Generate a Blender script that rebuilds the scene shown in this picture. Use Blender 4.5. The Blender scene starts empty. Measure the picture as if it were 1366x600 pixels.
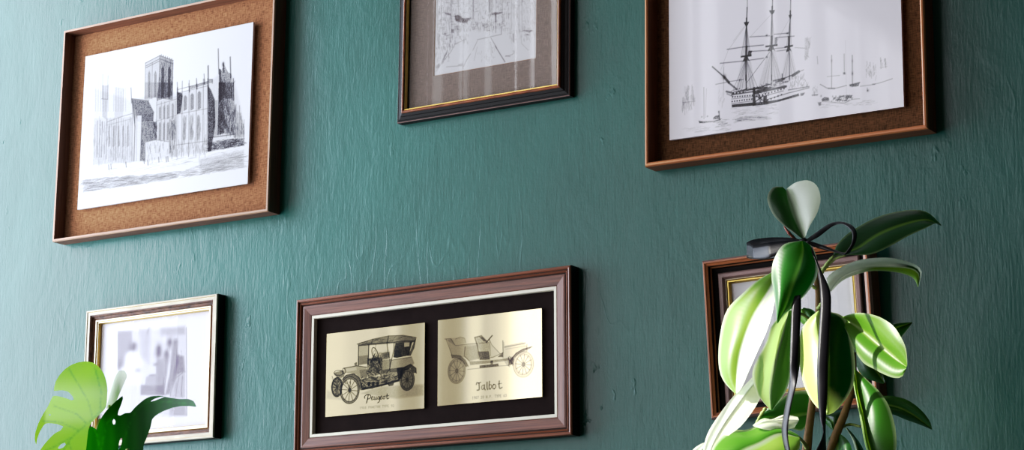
import bpy, bmesh, math, random
import numpy as np
from mathutils import Vector, Matrix, geometry

random.seed(7)
rng = np.random.default_rng(11)
S = bpy.context.scene
COL = S.collection
CAMZ = 1.2                       # eye height above the floor
WALL = 2.8                       # the picture wall stands at y = 2.8

# ------------------------------------------------------------------ camera
FPX, YAW, PITCH, ROLL = 2795.7, 0.5785935, 0.213302, 0.0044216
FWD = np.array([-math.sin(YAW)*math.cos(PITCH), math.cos(YAW)*math.cos(PITCH), math.sin(PITCH)])
_X = np.array([math.cos(YAW), math.sin(YAW), 0.0]); _U = np.cross(_X, FWD)
CX = _X*math.cos(ROLL)+_U*math.sin(ROLL); CU = -_X*math.sin(ROLL)+_U*math.cos(ROLL)
cam_d = bpy.data.cameras.new('camera'); cam = bpy.data.objects.new('camera', cam_d); COL.objects.link(cam)
cam_d.sensor_width = 36.0; cam_d.lens = FPX/1366*36.0; cam_d.clip_start = .05
m = Matrix.Identity(4)
for i in range(3):
    m[i][0], m[i][1], m[i][2] = CX[i], CU[i], -FWD[i]
m[2][3] = CAMZ
cam.matrix_world = m
S.camera = cam

def at(px, py, Y):
    """the point of the plane y = Y seen at photo pixel (px, py)"""
    v = FWD+CX*(px-683)/FPX-CU*(py-300)/FPX
    v = v*(Y/v[1])
    return Vector((v[0], v[1], v[2]+CAMZ))

# ------------------------------------------------------------------ helpers
def tag(o, label=None, cat=None, group=None, kind=None):
    if label: o['label'] = label
    if cat: o['category'] = cat
    if group: o['group'] = group
    if kind: o['kind'] = kind
    return o

def empty(name, loc, rot=(0, 0, 0)):
    o = bpy.data.objects.new(name, None); COL.objects.link(o)
    o.location = loc; o.rotation_euler = rot; o.empty_display_size = .05
    return o

def mesh_obj(name, verts, faces, mats, parent=None, mids=None, smooth=False, uvs=None):
    me = bpy.data.meshes.new(name)
    me.from_pydata([tuple(v) for v in verts], [], faces)
    for mt in (mats if isinstance(mats, (list, tuple)) else [mats]): me.materials.append(mt)
    if mids: me.polygons.foreach_set('material_index', mids)
    if smooth: me.polygons.foreach_set('use_smooth', [True]*len(faces))
    if uvs is not None:
        uv = me.uv_layers.new(name='uv')
        flat = []
        for p in me.polygons:
            for li, vi in zip(p.loop_indices, p.vertices):
                flat.extend(uvs[p.index][list(p.vertices).index(vi)])
        uv.data.foreach_set('uv', flat)
    me.update()
    o = bpy.data.objects.new(name, me); COL.objects.link(o)
    if parent: o.parent = parent
    return o

def bm_obj(name, bm, mats, parent=None, smooth=False):
    me = bpy.data.meshes.new(name)
    bmesh.ops.recalc_face_normals(bm, faces=bm.faces)
    bm.to_mesh(me); bm.free()
    for mt in (mats if isinstance(mats, (list, tuple)) else [mats]): me.materials.append(mt)
    if smooth: me.polygons.foreach_set('use_smooth', [True]*len(me.polygons))
    o = bpy.data.objects.new(name, me); COL.objects.link(o)
    if parent: o.parent = parent
    return o

def box(bm, x0, x1, y0, y1, z0, z1, bev=0):
    r = bmesh.ops.create_cube(bm, size=1)
    for v in r['verts']:
        v.co = Vector(((x0+x1)/2+v.co.x*(x1-x0), (y0+y1)/2+v.co.y*(y1-y0), (z0+z1)/2+v.co.z*(z1-z0)))
    if bev:
        es = list({e for v in r['verts'] for e in v.link_edges})
        bmesh.ops.bevel(bm, geom=es, offset=bev, segments=2, profile=.5, affect='EDGES')

def tube(bm, pts, rad, n=8):
    pts = [Vector(p) for p in pts]
    rads = rad if isinstance(rad, (list, tuple)) else [rad]*len(pts)
    rings = []
    for i, p in enumerate(pts):
        t = (pts[min(i+1, len(pts)-1)]-pts[max(i-1, 0)]).normalized()
        a = t.orthogonal().normalized() if i == 0 else (rings[-1][1]-t*rings[-1][1].dot(t)).normalized()
        b = t.cross(a)
        rings.append(([bm.verts.new(p+(a*math.cos(q)+b*math.sin(q))*rads[i]) for q in [2*math.pi*k/n for k in range(n)]], a))
    for (r0, _), (r1, _) in zip(rings, rings[1:]):
        for k in range(n): bm.faces.new((r0[k], r0[(k+1) % n], r1[(k+1) % n], r1[k]))
    bm.faces.new(rings[0][0][::-1]); bm.faces.new(rings[-1][0])

def lathe(bm, prof, n=40):
    rs = [[bm.verts.new((r*math.cos(2*math.pi*k/n), r*math.sin(2*math.pi*k/n), z)) for k in range(n)] for r, z in prof]
    for a, b in zip(rs, rs[1:]):
        for k in range(n): bm.faces.new((a[k], a[(k+1) % n], b[(k+1) % n], b[k]))
    bm.faces.new(rs[0][::-1]); bm.faces.new(rs[-1])

def smooth_line(pts, n):
    """Catmull-Rom through pts, resampled to n points by arc length"""
    P = np.array(pts, float)
    if len(P) > 2:
        Q = np.vstack([2*P[0]-P[1], P, 2*P[-1]-P[-2]])
        out = []
        for i in range(1, len(Q)-2):
            for t in np.linspace(0, 1, 12, endpoint=False):
                a, b, c, d = Q[i-1], Q[i], Q[i+1], Q[i+2]
                out.append(.5*(2*b+(c-a)*t+(2*a-5*b+4*c-d)*t*t+(3*b-a-3*c+d)*t**3))
        out.append(P[-1]); P = np.array(out)
    L = np.r_[0, np.cumsum(np.hypot(*np.diff(P[:, :2], axis=0).T))]
    s = np.linspace(0, L[-1], n)
    return np.stack([np.interp(s, L, P[:, k]) for k in range(P.shape[1])], 1)

# ------------------------------------------------------------------ materials
class NT:
    def __init__(self, name):
        self.m = bpy.data.materials.new(name); self.m.use_nodes = True
        self.t = self.m.node_tree; self.t.nodes.clear()
        self.out = self.t.nodes.new('ShaderNodeOutputMaterial')
    def n(self, typ, **kw):
        nd = self.t.nodes.new(typ)
        for k, v in kw.items():
            if k in nd.inputs: nd.inputs[k].default_value = v
            else: setattr(nd, k, v)
        return nd
    def l(self, a, b): self.t.links.new(a, b)

def rgb(r, g, b): return (r, g, b, 1.0)
def srgb(r, g, b):
    f = lambda c: (c/255/12.92 if c/255 <= .04045 else ((c/255+.055)/1.055)**2.4)
    return (f(r), f(g), f(b), 1.0)

def principled(k, **kw):
    return k.n('ShaderNodeBsdfPrincipled', **kw)

def simple(name, col, rough=.5, metal=0, spec=.5, noise=0, scale=40, bump=0):
    k = NT(name); b = principled(k, **{'Base Color': col, 'Roughness': rough, 'Metallic': metal, 'Specular IOR Level': spec})
    if noise or bump:
        tc = k.n('ShaderNodeTexCoord'); nz = k.n('ShaderNodeTexNoise', Scale=scale, Detail=4.0)
        k.l(tc.outputs['Object'], nz.inputs['Vector'])
        if noise:
            mx = k.n('ShaderNodeMix', data_type='RGBA')
            mx.inputs['A'].default_value = tuple(c*(1-noise) for c in col[:3])+(1,)
            mx.inputs['B'].default_value = tuple(min(1, c*(1+noise)) for c in col[:3])+(1,)
            for i in mx.inputs:
                if i.name == 'A' and i.type == 'RGBA': i.default_value = tuple(c*(1-noise) for c in col[:3])+(1,)
                if i.name == 'B' and i.type == 'RGBA': i.default_value = tuple(min(1, c*(1+noise)) for c in col[:3])+(1,)
            k.l(nz.outputs['Fac'], mx.inputs[0])
            k.l([o for o in mx.outputs if o.type == 'RGBA'][0], b.inputs['Base Color'])
        if bump:
            bp = k.n('ShaderNodeBump', Strength=bump, Distance=.001); k.l(nz.outputs['Fac'], bp.inputs['Height'])
            k.l(bp.outputs['Normal'], b.inputs['Normal'])
    k.l(b.outputs[0], k.out.inputs[0])
    return k.m

def ramp(k, src, stops):
    r = k.n('ShaderNodeValToRGB'); e = r.color_ramp.elements
    while len(e) < len(stops): e.new(.5)
    for el, (p, c) in zip(e, stops): el.position = p; el.color = c
    k.l(src, r.inputs[0]); return r

def wood(name, dark, light, rough=.4, along=6, across=260, spec=.5):
    """grain runs along the u coordinate of the moulding (metres)"""
    k = NT(name)
    uv = k.n('ShaderNodeUVMap', uv_map='uv'); mp = k.n('ShaderNodeMapping'); mp.inputs['Scale'].default_value = (along, across, 1)
    k.l(uv.outputs[0], mp.inputs[0])
    nz = k.n('ShaderNodeTexNoise', Scale=1.0, Detail=5.0, Roughness=.65); k.l(mp.outputs[0], nz.inputs['Vector'])
    r = ramp(k, nz.outputs['Fac'], [(.32, dark), (.7, light)])
    b = principled(k, **{'Roughness': rough, 'Specular IOR Level': spec}); k.l(r.outputs[0], b.inputs['Base Color'])
    bp = k.n('ShaderNodeBump', Strength=.25, Distance=.0006); k.l(nz.outputs['Fac'], bp.inputs['Height']); k.l(bp.outputs[0], b.inputs['Normal'])
    k.l(b.outputs[0], k.out.inputs[0])
    return k.m

def fabric(name, a, b_, scale=900):
    k = NT(name); tc = k.n('ShaderNodeTexCoord')
    outs = []
    for sc in ((scale, 1, scale*.12), (scale*.12, 1, scale)):
        mp = k.n('ShaderNodeMapping'); mp.inputs['Scale'].default_value = sc; k.l(tc.outputs['Object'], mp.inputs[0])
        nz = k.n('ShaderNodeTexNoise', Scale=1.0, Detail=2.0); k.l(mp.outputs[0], nz.inputs['Vector']); outs.append(nz.outputs['Fac'])
    ad = k.n('ShaderNodeMath', operation='ADD'); k.l(outs[0], ad.inputs[0]); k.l(outs[1], ad.inputs[1])
    hf = k.n('ShaderNodeMath', operation='MULTIPLY'); hf.inputs[1].default_value = .5; k.l(ad.outputs[0], hf.inputs[0])
    r = ramp(k, hf.outputs[0], [(.36, a), (.64, b_)])
    b = principled(k, **{'Roughness': .9, 'Specular IOR Level': .1}); k.l(r.outputs[0], b.inputs['Base Color'])
    bp = k.n('ShaderNodeBump', Strength=.5, Distance=.0008); k.l(hf.outputs[0], bp.inputs['Height']); k.l(bp.outputs[0], b.inputs['Normal'])
    k.l(b.outputs[0], k.out.inputs[0])
    return k.m

def wall_paint():
    k = NT('teal_wall_paint'); tc = k.n('ShaderNodeTexCoord')
    def noise(sx, sz, det=4.0, rough=.55, dist=0.0, scale=1.0):
        mp = k.n('ShaderNodeMapping'); mp.inputs['Scale'].default_value = (sx, 1, sz); k.l(tc.outputs['Object'], mp.inputs[0])
        nz = k.n('ShaderNodeTexNoise', Scale=scale, Detail=det, Roughness=rough, Distortion=dist); k.l(mp.outputs[0], nz.inputs['Vector'])
        return nz.outputs['Fac']
    def math_(op, a, b):
        n = k.n('ShaderNodeMath', operation=op)
        for i, v in enumerate((a, b)):
            if isinstance(v, (int, float)): n.inputs[i].default_value = v
            else: k.l(v, n.inputs[i])
        return n.outputs[0]
    drips = noise(260, 30, 3.0, .6, .2)        # roller and brush drag, running down the wall
    lumps = noise(16, 9, 5.0, .6, .4)          # uneven plaster
    grain = noise(420, 260, 2.0, .5)
    # dents and flakes: sparse cells, only where a slow mask lets them show
    mp = k.n('ShaderNodeMapping'); mp.inputs['Scale'].default_value = (46, 1, 26); k.l(tc.outputs['Object'], mp.inputs[0])
    nzw = k.n('ShaderNodeTexNoise', Scale=2.2, Detail=2.0); k.l(mp.outputs[0], nzw.inputs['Vector'])
    mxv = k.n('ShaderNodeVectorMath', operation='MULTIPLY_ADD'); k.l(nzw.outputs['Color'], mxv.inputs[0]); mxv.inputs[1].default_value = (1.4, 1.4, 1.4); k.l(mp.outputs[0], mxv.inputs[2])
    vo = k.n('ShaderNodeTexVoronoi', Scale=.55); k.l(mxv.outputs[0], vo.inputs['Vector'])
    dent = ramp(k, vo.outputs['Distance'], [(.05, rgb(1, 1, 1)), (.16, rgb(0, 0, 0))]).outputs[0]
    mask = ramp(k, noise(3.1, 2.3, 3.0), [(.5, rgb(0, 0, 0)), (.66, rgb(1, 1, 1))]).outputs[0]
    dents = math_('MULTIPLY', dent, mask)
    # long ridges under the paint
    ridge = ramp(k, noise(20, 4.4, 2.0, .5, .5), [(.485, rgb(0, 0, 0)), (.5, rgb(1, 1, 1)), (.515, rgb(0, 0, 0))]).outputs[0]
    rmask = ramp(k, noise(2.1, 2.9, 2.0), [(.52, rgb(0, 0, 0)), (.64, rgb(1, 1, 1))]).outputs[0]
    ridges = math_('MULTIPLY', ridge, rmask)
    h = math_('ADD', math_('MULTIPLY', drips, .45), math_('MULTIPLY', lumps, 1.7))
    h = math_('ADD', h, math_('MULTIPLY', grain, .14))
    h = math_('ADD', h, math_('MULTIPLY', dents, 1.1))
    h = math_('ADD', h, math_('MULTIPLY', ridges, .2))
    bp = k.n('ShaderNodeBump', Strength=1.0, Distance=.0008); k.l(h, bp.inputs['Height'])
    tone = ramp(k, noise(2.6, 1.7, 5.0, .6), [(.3, srgb(10, 80, 71)), (.72, srgb(22, 98, 88))])
    b = principled(k, **{'Roughness': .43, 'Specular IOR Level': .46}); k.l(tone.outputs[0], b.inputs['Base Color'])
    rr = k.n('ShaderNodeMapRange'); rr.inputs['To Min'].default_value = .27; rr.inputs['To Max'].default_value = .37
    k.l(noise(9, 5, 4.0), rr.inputs['Value']); k.l(rr.outputs[0], b.inputs['Roughness'])
    k.l(bp.outputs[0], b.inputs['Normal']); k.l(b.outputs[0], k.out.inputs[0])
    return k.m

def glass_mat(name='picture_glass', gain=1.0):
    k = NT(name); tr = k.n('ShaderNodeBsdfTransparent'); gl = k.n('ShaderNodeBsdfGlossy', Roughness=.015)
    lw = k.n('ShaderNodeLayerWeight', Blend=.5); mx = k.n('ShaderNodeMixShader')
    pw = k.n('ShaderNodeMath', operation='POWER'); pw.inputs[1].default_value = 5; k.l(lw.outputs['Facing'], pw.inputs[0])
    mu = k.n('ShaderNodeMath', operation='MULTIPLY_ADD'); mu.inputs[1].default_value = .95; mu.inputs[2].default_value = .05; k.l(pw.outputs[0], mu.inputs[0])
    m3 = k.n('ShaderNodeMath', operation='MULTIPLY'); m3.inputs[1].default_value = gain; k.l(mu.outputs[0], m3.inputs[0])
    k.l(m3.outputs[0], mx.inputs[0]); k.l(tr.outputs[0], mx.inputs[1]); k.l(gl.outputs[0], mx.inputs[2]); k.l(mx.outputs[0], k.out.inputs[0])
    return k.m

def print_mat(name, rough, metal=0.0, spec=.5, aniso=0.0):
    k = NT(name); a = k.n('ShaderNodeVertexColor', layer_name='ink')
    b = principled(k, **{'Roughness': rough, 'Metallic': metal, 'Specular IOR Level': spec, 'Anisotropic': aniso})
    k.l(a.outputs[0], b.inputs['Base Color']); k.l(b.outputs[0], k.out.inputs[0])
    return k.m

def leaf_mat(name, rough=.28, trans=.35, spec=.45):
    k = NT(name); a = k.n('ShaderNodeVertexColor', layer_name='tone')
    uv = k.n('ShaderNodeUVMap', uv_map='uv')
    wv = k.n('ShaderNodeTexWave', Scale=1.0, Distortion=1.5, Detail=1.0, wave_type='BANDS', bands_direction='X')
    mp = k.n('ShaderNodeMapping'); mp.inputs['Scale'].default_value = (9, 2.5, 1)
    k.l(uv.outputs[0], mp.inputs[0]); k.l(mp.outputs[0], wv.inputs['Vector'])
    bp = k.n('ShaderNodeBump', Strength=.1, Distance=.00015); k.l(wv.outputs['Fac'], bp.inputs['Height'])
    b = principled(k, **{'Roughness': rough, 'Specular IOR Level': spec}); k.l(a.outputs[0], b.inputs['Base Color']); k.l(bp.outputs[0], b.inputs['Normal'])
    t = k.n('ShaderNodeBsdfTranslucent'); hs = k.n('ShaderNodeHueSaturation', Saturation=1.1, Value=1.5, Hue=.485)
    k.l(a.outputs[0], hs.inputs['Color']); k.l(hs.outputs[0], t.inputs[0])
    mx = k.n('ShaderNodeMixShader'); mx.inputs[0].default_value = trans
    k.l(b.outputs[0], mx.inputs[1]); k.l(t.outputs[0], mx.inputs[2]); k.l(mx.outputs[0], k.out.inputs[0])
    return k.m

M = dict(
    wall=wall_paint(), glass=glass_mat(), dullglass=glass_mat('dull_picture_glass', .26),
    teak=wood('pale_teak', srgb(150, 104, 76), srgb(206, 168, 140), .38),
    teak_shade=wood('teak_shaded', srgb(84, 50, 34), srgb(128, 84, 60), .5),  # darker teak copy carrying the shade of inner faces and sides
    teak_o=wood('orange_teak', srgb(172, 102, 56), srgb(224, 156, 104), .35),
    teak_o_shade=wood('orange_teak_shaded', srgb(96, 50, 24), srgb(140, 80, 44), .45),  # darker orange teak copy, shade put into its colour
    walnut=wood('walnut', srgb(78, 44, 34), srgb(132, 84, 66), .36),
    walnut_r=wood('red_walnut', srgb(92, 46, 26), srgb(150, 88, 54), .36),
    brown_o=wood('orange_oak', srgb(130, 72, 34), srgb(186, 118, 68), .36),
    mauve=wood('mauve_brown_gesso', srgb(118, 92, 88), srgb(160, 130, 124), .4),
    black=simple('black_lacquer', srgb(14, 10, 10), .45, spec=.2, noise=.4),
    rust=wood('rust_gilt', srgb(96, 46, 22), srgb(176, 104, 60), .35, 40, 180),
    mottled=wood('tortoise_brown', srgb(46, 30, 24), srgb(126, 88, 68), .4, 60, 160, .2),
    gold=simple('gilding', srgb(206, 176, 96), .3, .75, noise=.2, scale=90),
    palegold=simple('pale_gilding', srgb(232, 222, 196), .38, .35),
    cream=simple('cream_slip', srgb(238, 234, 214), .45),
    ivory=wood('ivory_gesso', srgb(196, 186, 166), srgb(232, 226, 206), .45, 20, 120, .3),
    burlap=fabric('burlap', srgb(112, 78, 54), srgb(180, 132, 98), 760),
    burlap_d=fabric('dark_burlap', srgb(64, 42, 26), srgb(134, 92, 60), 760),
    velvet=simple('brown_black_velvet', srgb(34, 24, 23), .95, spec=.1, noise=.35, scale=60),
    matgrey=fabric('taupe_mat', srgb(120, 107, 99), srgb(144, 130, 121), 700),
    matbevel=simple('mat_bevel', srgb(168, 118, 56), .7),
    white=simple('white_mat', srgb(236, 234, 240), .7),
    etching=print_mat('print_sheen', .2, 0, .08),
    glossprint=print_mat('print_gloss', .03, 0, .48),
    paperink=print_mat('print_matte', .6, 0, .2),
    brass=print_mat('brushed_gold_plate', .05, .72, .3),
    ficus=leaf_mat('rubber_leaf', .36, .34, .35),
    monstera=leaf_mat('monstera_leaf', .5, .45, .15),
    bark=simple('stem_bark', srgb(124, 92, 62), .7, noise=.4, scale=120, bump=.6),
    greenstem=simple('green_stem', srgb(150, 168, 96), .5, noise=.2, scale=90),
    sheath=simple('red_sheath', srgb(156, 78, 60), .5),
    pot=simple('terracotta', srgb(150, 88, 62), .75, noise=.15, scale=30),
    soil=simple('soil', srgb(44, 32, 24), .95, noise=.5, scale=160, bump=1),
    floorwood=simple('oak_floor', srgb(120, 84, 56), .5, noise=.2, scale=9),
    plaster=simple('white_plaster', srgb(120, 112, 105), .85),
    sideboard=simple('dark_sideboard', srgb(82, 52, 36), .4, noise=.25, scale=14),
    whitepaint=simple('white_paint', srgb(225, 225, 222), .4),
)

def satin():
    k = NT('black_satin_ribbon'); tc = k.n('ShaderNodeTexCoord')
    b = principled(k, **{'Base Color': srgb(15, 13, 21), 'Roughness': .42, 'Specular IOR Level': .4, 'Sheen Weight': .0})
    nz = k.n('ShaderNodeTexNoise', Scale=900.0); k.l(tc.outputs['Object'], nz.inputs['Vector'])
    bp = k.n('ShaderNodeBump', Strength=.15, Distance=.0005); k.l(nz.outputs['Fac'], bp.inputs['Height']); k.l(bp.outputs[0], b.inputs['Normal'])
    k.l(b.outputs[0], k.out.inputs[0]); return k.m
M['satin'] = satin()

def curtain_mat():
    k = NT('sheer_curtain'); a = k.n('ShaderNodeVertexColor', layer_name='weave')
    tr = k.n('ShaderNodeBsdfTransparent'); tl = k.n('ShaderNodeBsdfTranslucent', Color=srgb(178, 170, 168)); df = k.n('ShaderNodeBsdfDiffuse', Color=srgb(150, 142, 140))
    m1 = k.n('ShaderNodeMixShader'); m1.inputs[0].default_value = .5; k.l(tl.outputs[0], m1.inputs[1]); k.l(df.outputs[0], m1.inputs[2])
    m2 = k.n('ShaderNodeMixShader'); k.l(a.outputs[0], m2.inputs[0]); k.l(tr.outputs[0], m2.inputs[1]); k.l(m1.outputs[0], m2.inputs[2])
    k.l(m2.outputs[0], k.out.inputs[0]); return k.m
M['curtain'] = curtain_mat()

# ------------------------------------------------------------------ room shell
def struct(name, bm, mt): return tag(bm_obj(name, bm, mt), kind='structure')
bm = bmesh.new(); box(bm, -3.8, 3.6, WALL, WALL+.2, 0, 4.3); struct('wall_back', bm, M['wall'])
WX = -3.6; WY0, WY1, WZ0, WZ1 = -4.6, 2.72, .55, 4.24
bm = bmesh.new()
box(bm, WX-.2, WX, -5.4, WALL, 0, WZ0); box(bm, WX-.2, WX, -5.4, WALL, WZ1, 4.3)
box(bm, WX-.2, WX, WY1, WALL, WZ0, WZ1); box(bm, WX-.2, WX, -5.4, WY0, WZ0, WZ1)
struct('wall_left', bm, M['plaster'])
bm = bmesh.new(); box(bm, -3.8, 3.6, -5.4, WALL+.2, -.1, 0); struct('floor', bm, M['floorwood'])
bm = bmesh.new(); box(bm, -3.8, 3.6, -5.4, WALL+.2, 4.3, 4.4); struct('ceiling', bm, M['plaster'])
bm = bmesh.new()
for a in ((WX-.16, WX-.08, WY0, WY1, WZ0, WZ0+.06), (WX-.16, WX-.08, WY0, WY1, WZ1-.06, WZ1),
          (WX-.16, WX-.08, WY0, WY0+.06, WZ0, WZ1), (WX-.16, WX-.08, WY1-.06, WY1, WZ0, WZ1)): box(bm, *a)
struct('window_1', bm, M['whitepaint'])
bm = bmesh.new(); box(bm, -3.6, 3.6, WALL-.015, WALL, 0, .12); struct('baseboard_back', bm, M['whitepaint'])

# sheer curtain hanging in the window: a wavy sheet, density banded to shape reflected stripes and sheen
def curtain(name, y0, y1, bands, default, label, z0=WZ0-.12, z1=WZ1+.02):
    n = int((y1-y0)/.012); ys = np.linspace(y0, y1, n); rows = list(np.linspace(z0, z1, 5))
    verts, faces, cols = [], [], []
    for z in rows:
        for y in ys:
            ph = y*44+1.2*math.sin(y*7.3)
            verts.append((WX+.05+.016*math.sin(ph)+.008*math.sin(y*17), y+.006*math.sin(z*2+y*9), z))
            d = default+.12*math.sin(ph*.5)
            for a, b, v in bands:
                if a <= y <= b: d = v
            cols.append((d, d, d, 1))
    for j in range(len(rows)-1):
        for i in range(n-1): faces.append((j*n+i, j*n+i+1, (j+1)*n+i+1, (j+1)*n+i))
    o = mesh_obj(name, verts, faces, M['curtain'], smooth=True)
    ca = o.data.color_attributes.new('weave', 'FLOAT_COLOR', 'POINT'); ca.data.foreach_set('color', np.array(cols, 'f').ravel())
    tag(o, label, 'curtain')
    return o
LO, HI = .08, .96
b2 = [(-.3, .62, HI)]+[(a, b, LO) for a, b in ((.533, .568), (.449, .475), (.37, .427), (.221, .306), (.095, .145), (-.013, .046), (-.161, -.091), (-.24, -.209))]
b1 = [(.62, .76, .92), (.80, .83, .6), (1.4, 1.44, .6), (1.55, 1.6, .65), (1.68, 1.72, .55), (1.8, 1.84, .6), (2.0, 2.9, .04)]
b3 = [(-1.05, -.9, .9), (-1.19, -1.13, .85), (-1.75, -1.34, .95), (-1.95, -1.85, .85), (-2.3, -2.2, .7), (-2.75, -2.65, .7), (-3.0, -2.95, .6)]
curtain('sheer_curtain', .62, WY1+.08, b1, .3, 'sheer white curtain at the window end nearest the picture wall')
b4 = [(-.3, .62, .5), (.37, .53, .97), (.31, .36, .0), (.25, .31, .85), (.22, .25, .4), (-.3, .2, .05), (.1, .13, .6), (.59, .62, .05)]
curtain('sheer_curtain', -.3, .62, b2, .6, 'sheer curtain panel with dense bands placed for reflected stripes, upper half, mid window', 2.55)
curtain('added_lower_curtain', -.3, .62, b4, .6, 'added lower curtain tier, banded for streaks in the gold plates', WZ0-.12, 2.53)  # added tier giving the gold plates their own reflected streaks
curtain('sheer_curtain', WY0-.08, -.34, b3, .3, 'sheer white curtain at the window end farthest from the pictures')

# ------------------------------------------------------------------ drawing on prints
class Print:
    """ink laid down on a picture: strokes are given as photo pixels and carried back onto the sheet"""
    def __init__(self, cx, cz, w, h, roll, depth, nx, ny, zlow=None):
        self.cx, self.cz, self.w, self.h, self.roll, self.d = cx, cz, w, h, roll, depth
        self.nx, self.ny = nx, ny
        self.ink = np.zeros((ny, nx)); self.tint = None
        self.s = nx/w                                   # cells per metre
        p = at(700, 200, WALL-depth); q = at(701, 200, WALL-depth)
        self.px = (q-p).length*self.s                   # cells per photo pixel, about
    def uv(self, pts):
        out = []
        for x, y in pts:
            P = at(x, y, WALL-self.d); dx, dz = P.x-self.cx, P.z-CAMZ-self.cz
            c, s = math.cos(-self.roll), math.sin(-self.roll)
            lx, lz = dx*c-dz*s, dx*s+dz*c
            out.append(((lx/self.w+.5)*self.nx, (.5-lz/self.h)*self.ny))
        return np.array(out)
    def _apply(self, x0, x1, y0, y1, a):
        sl = self.ink[y0:y1, x0:x1]; self.ink[y0:y1, x0:x1] = 1-(1-sl)*(1-a)
    def _box(self, q, pad):
        x0 = int(max(0, q[:, 0].min()-pad)); x1 = int(min(self.nx, q[:, 0].max()+pad+2))
        y0 = int(max(0, q[:, 1].min()-pad)); y1 = int(min(self.ny, q[:, 1].max()+pad+2))
        return x0, x1, y0, y1
    def line(self, pts, w=1.0, a=.6, raw=False):
        q = np.asarray(pts, float) if raw else self.uv(pts)
        r = max(w*self.px/2, .45)
        x0, x1, y0, y1 = self._box(q, r+1)
        if x1 <= x0 or y1 <= y0: return
        X, Y = np.meshgrid(np.arange(x0, x1)+.5, np.arange(y0, y1)+.5)
        D = np.full(X.shape, 1e9)
        for p, s in zip(q[:-1], q[1:]):
            v = s-p; L = v@v+1e-9
            t = np.clip(((X-p[0])*v[0]+(Y-p[1])*v[1])/L, 0, 1)
            D = np.minimum(D, np.hypot(X-p[0]-t*v[0], Y-p[1]-t*v[1]))
        self._apply(x0, x1, y0, y1, a*np.clip(r+.5-D, 0, 1))
    def mask(self, q, soft=.7):
        x0, x1, y0, y1 = self._box(q, 2)
        X, Y = np.meshgrid(np.arange(x0, x1)+.5, np.arange(y0, y1)+.5)
        ins = np.zeros(X.shape, bool); D = np.full(X.shape, 1e9); n = len(q)
        for i in range(n):
            p, s = q[i], q[(i+1) % n]; v = s-p; L = v@v+1e-9
            c = ((p[1] > Y) != (s[1] > Y)) & (X < (s[0]-p[0])*(Y-p[1])/(s[1]-p[1]+1e-12)+p[0])
            ins ^= c
            t = np.clip(((X-p[0])*v[0]+(Y-p[1])*v[1])/L, 0, 1)
            D = np.minimum(D, np.hypot(X-p[0]-t*v[0], Y-p[1]-t*v[1]))
        return x0, x1, y0, y1, np.clip(.5+np.where(ins, D, -D)/soft, 0, 1)
    def poly(self, pts, a=.5, grain=.25, soft=1.0):
        q = self.uv(pts); x0, x1, y0, y1, m_ = self.mask(q, soft)
        if x1 <= x0 or y1 <= y0: return
        g = 1+grain*(rng.random(m_.shape)*2-1)
        self._apply(x0, x1, y0, y1, np.clip(a*m_*g, 0, 1))
    def erase(self, pts, a=1.0, soft=1.0):
        q = self.uv(pts); x0, x1, y0, y1, m_ = self.mask(q, soft)
        if x1 > x0 and y1 > y0: self.ink[y0:y1, x0:x1] *= 1-a*m_
    def hatch(self, pts, dx, dy, n, w=.6, a=.4, jit=.5, part=(.4, 1.0)):
        """n short strokes of direction (dx, dy) scattered over the polygon pts"""
        P = np.array(pts, float); lo, hi = P.min(0), P.max(0)
        k = 0; tries = 0
        while k < n and tries < n*12:
            tries += 1
            c = lo+(hi-lo)*rng.random(2)
            if not inside(P, c): continue
            f = rng.uniform(*part)*.5; j = rng.normal(0, jit, 2)
            self.line([c-np.array([dx, dy])*f+j, c+np.array([dx, dy])*f-j], w, a*rng.uniform(.5, 1.2)); k += 1
    def blob(self, x, y, rx, ry, a, power=2.0):
        q = self.uv([(x, y), (x+rx, y), (x, y+ry)])
        c = q[0]; ax = abs(q[1][0]-c[0])+1e-6; ay = abs(q[2][1]-c[1])+1e-6
        x0, x1, y0, y1 = self._box(np.array([c-(2*ax, 2*ay), c+(2*ax, 2*ay)]), 1)
        if x1 <= x0 or y1 <= y0: return
        X, Y = np.meshgrid(np.arange(x0, x1)+.5, np.arange(y0, y1)+.5)
        d = ((X-c[0])/ax)**2+((Y-c[1])/ay)**2
        self._apply(x0, x1, y0, y1, a*np.exp(-d**(power/2)))
    def ellipse(self, x, y, rx, ry, w, a, sk=0.0, a0=0, a1=360):
        self.line([(x+rx*math.cos(math.radians(t)), y+ry*math.sin(math.radians(t))+sk*rx*math.cos(math.radians(t))) for t in np.linspace(a0, a1, 40)], w, a)
    def build(self, name, mt, parent, paper, ink, local, thick=.0025, mottled=0.0, gain=1.0):
        """a sheet whose front is a fine grid carrying the ink; local = (x, z, depth of front) in the picture's own frame"""
        lx, lz, ld = local; nx, ny = self.nx, self.ny
        rows = np.arange(ny)
        xs = lx+(np.arange(nx)/(nx-1)-.5)*self.w; zs = lz+(.5-rows/(ny-1))*self.h
        X, Z = np.meshgrid(xs, zs)
        v = np.stack([X, np.full(X.shape, -ld), Z], -1).reshape(-1, 3)
        i = np.arange(nx*ny).reshape(ny, nx)
        f = np.stack([i[1:, :-1], i[1:, 1:], i[:-1, 1:], i[:-1, :-1]], -1).reshape(-1, 4)
        # rim and back
        hw, hh = self.w/2, self.h/2; b = len(v)
        rim = [(lx-hw, -ld, lz+hh), (lx+hw, -ld, lz+hh), (lx+hw, -ld, lz-hh), (lx-hw, -ld, lz-hh)]
        rim += [(p[0], -ld+thick, p[2]) for p in rim]
        v = np.vstack([v, rim])
        g = [(b, b+1, b+5, b+4), (b+1, b+2, b+6, b+5), (b+2, b+3, b+7, b+6), (b+3, b, b+4, b+7), (b+4, b+5, b+6, b+7)]
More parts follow.
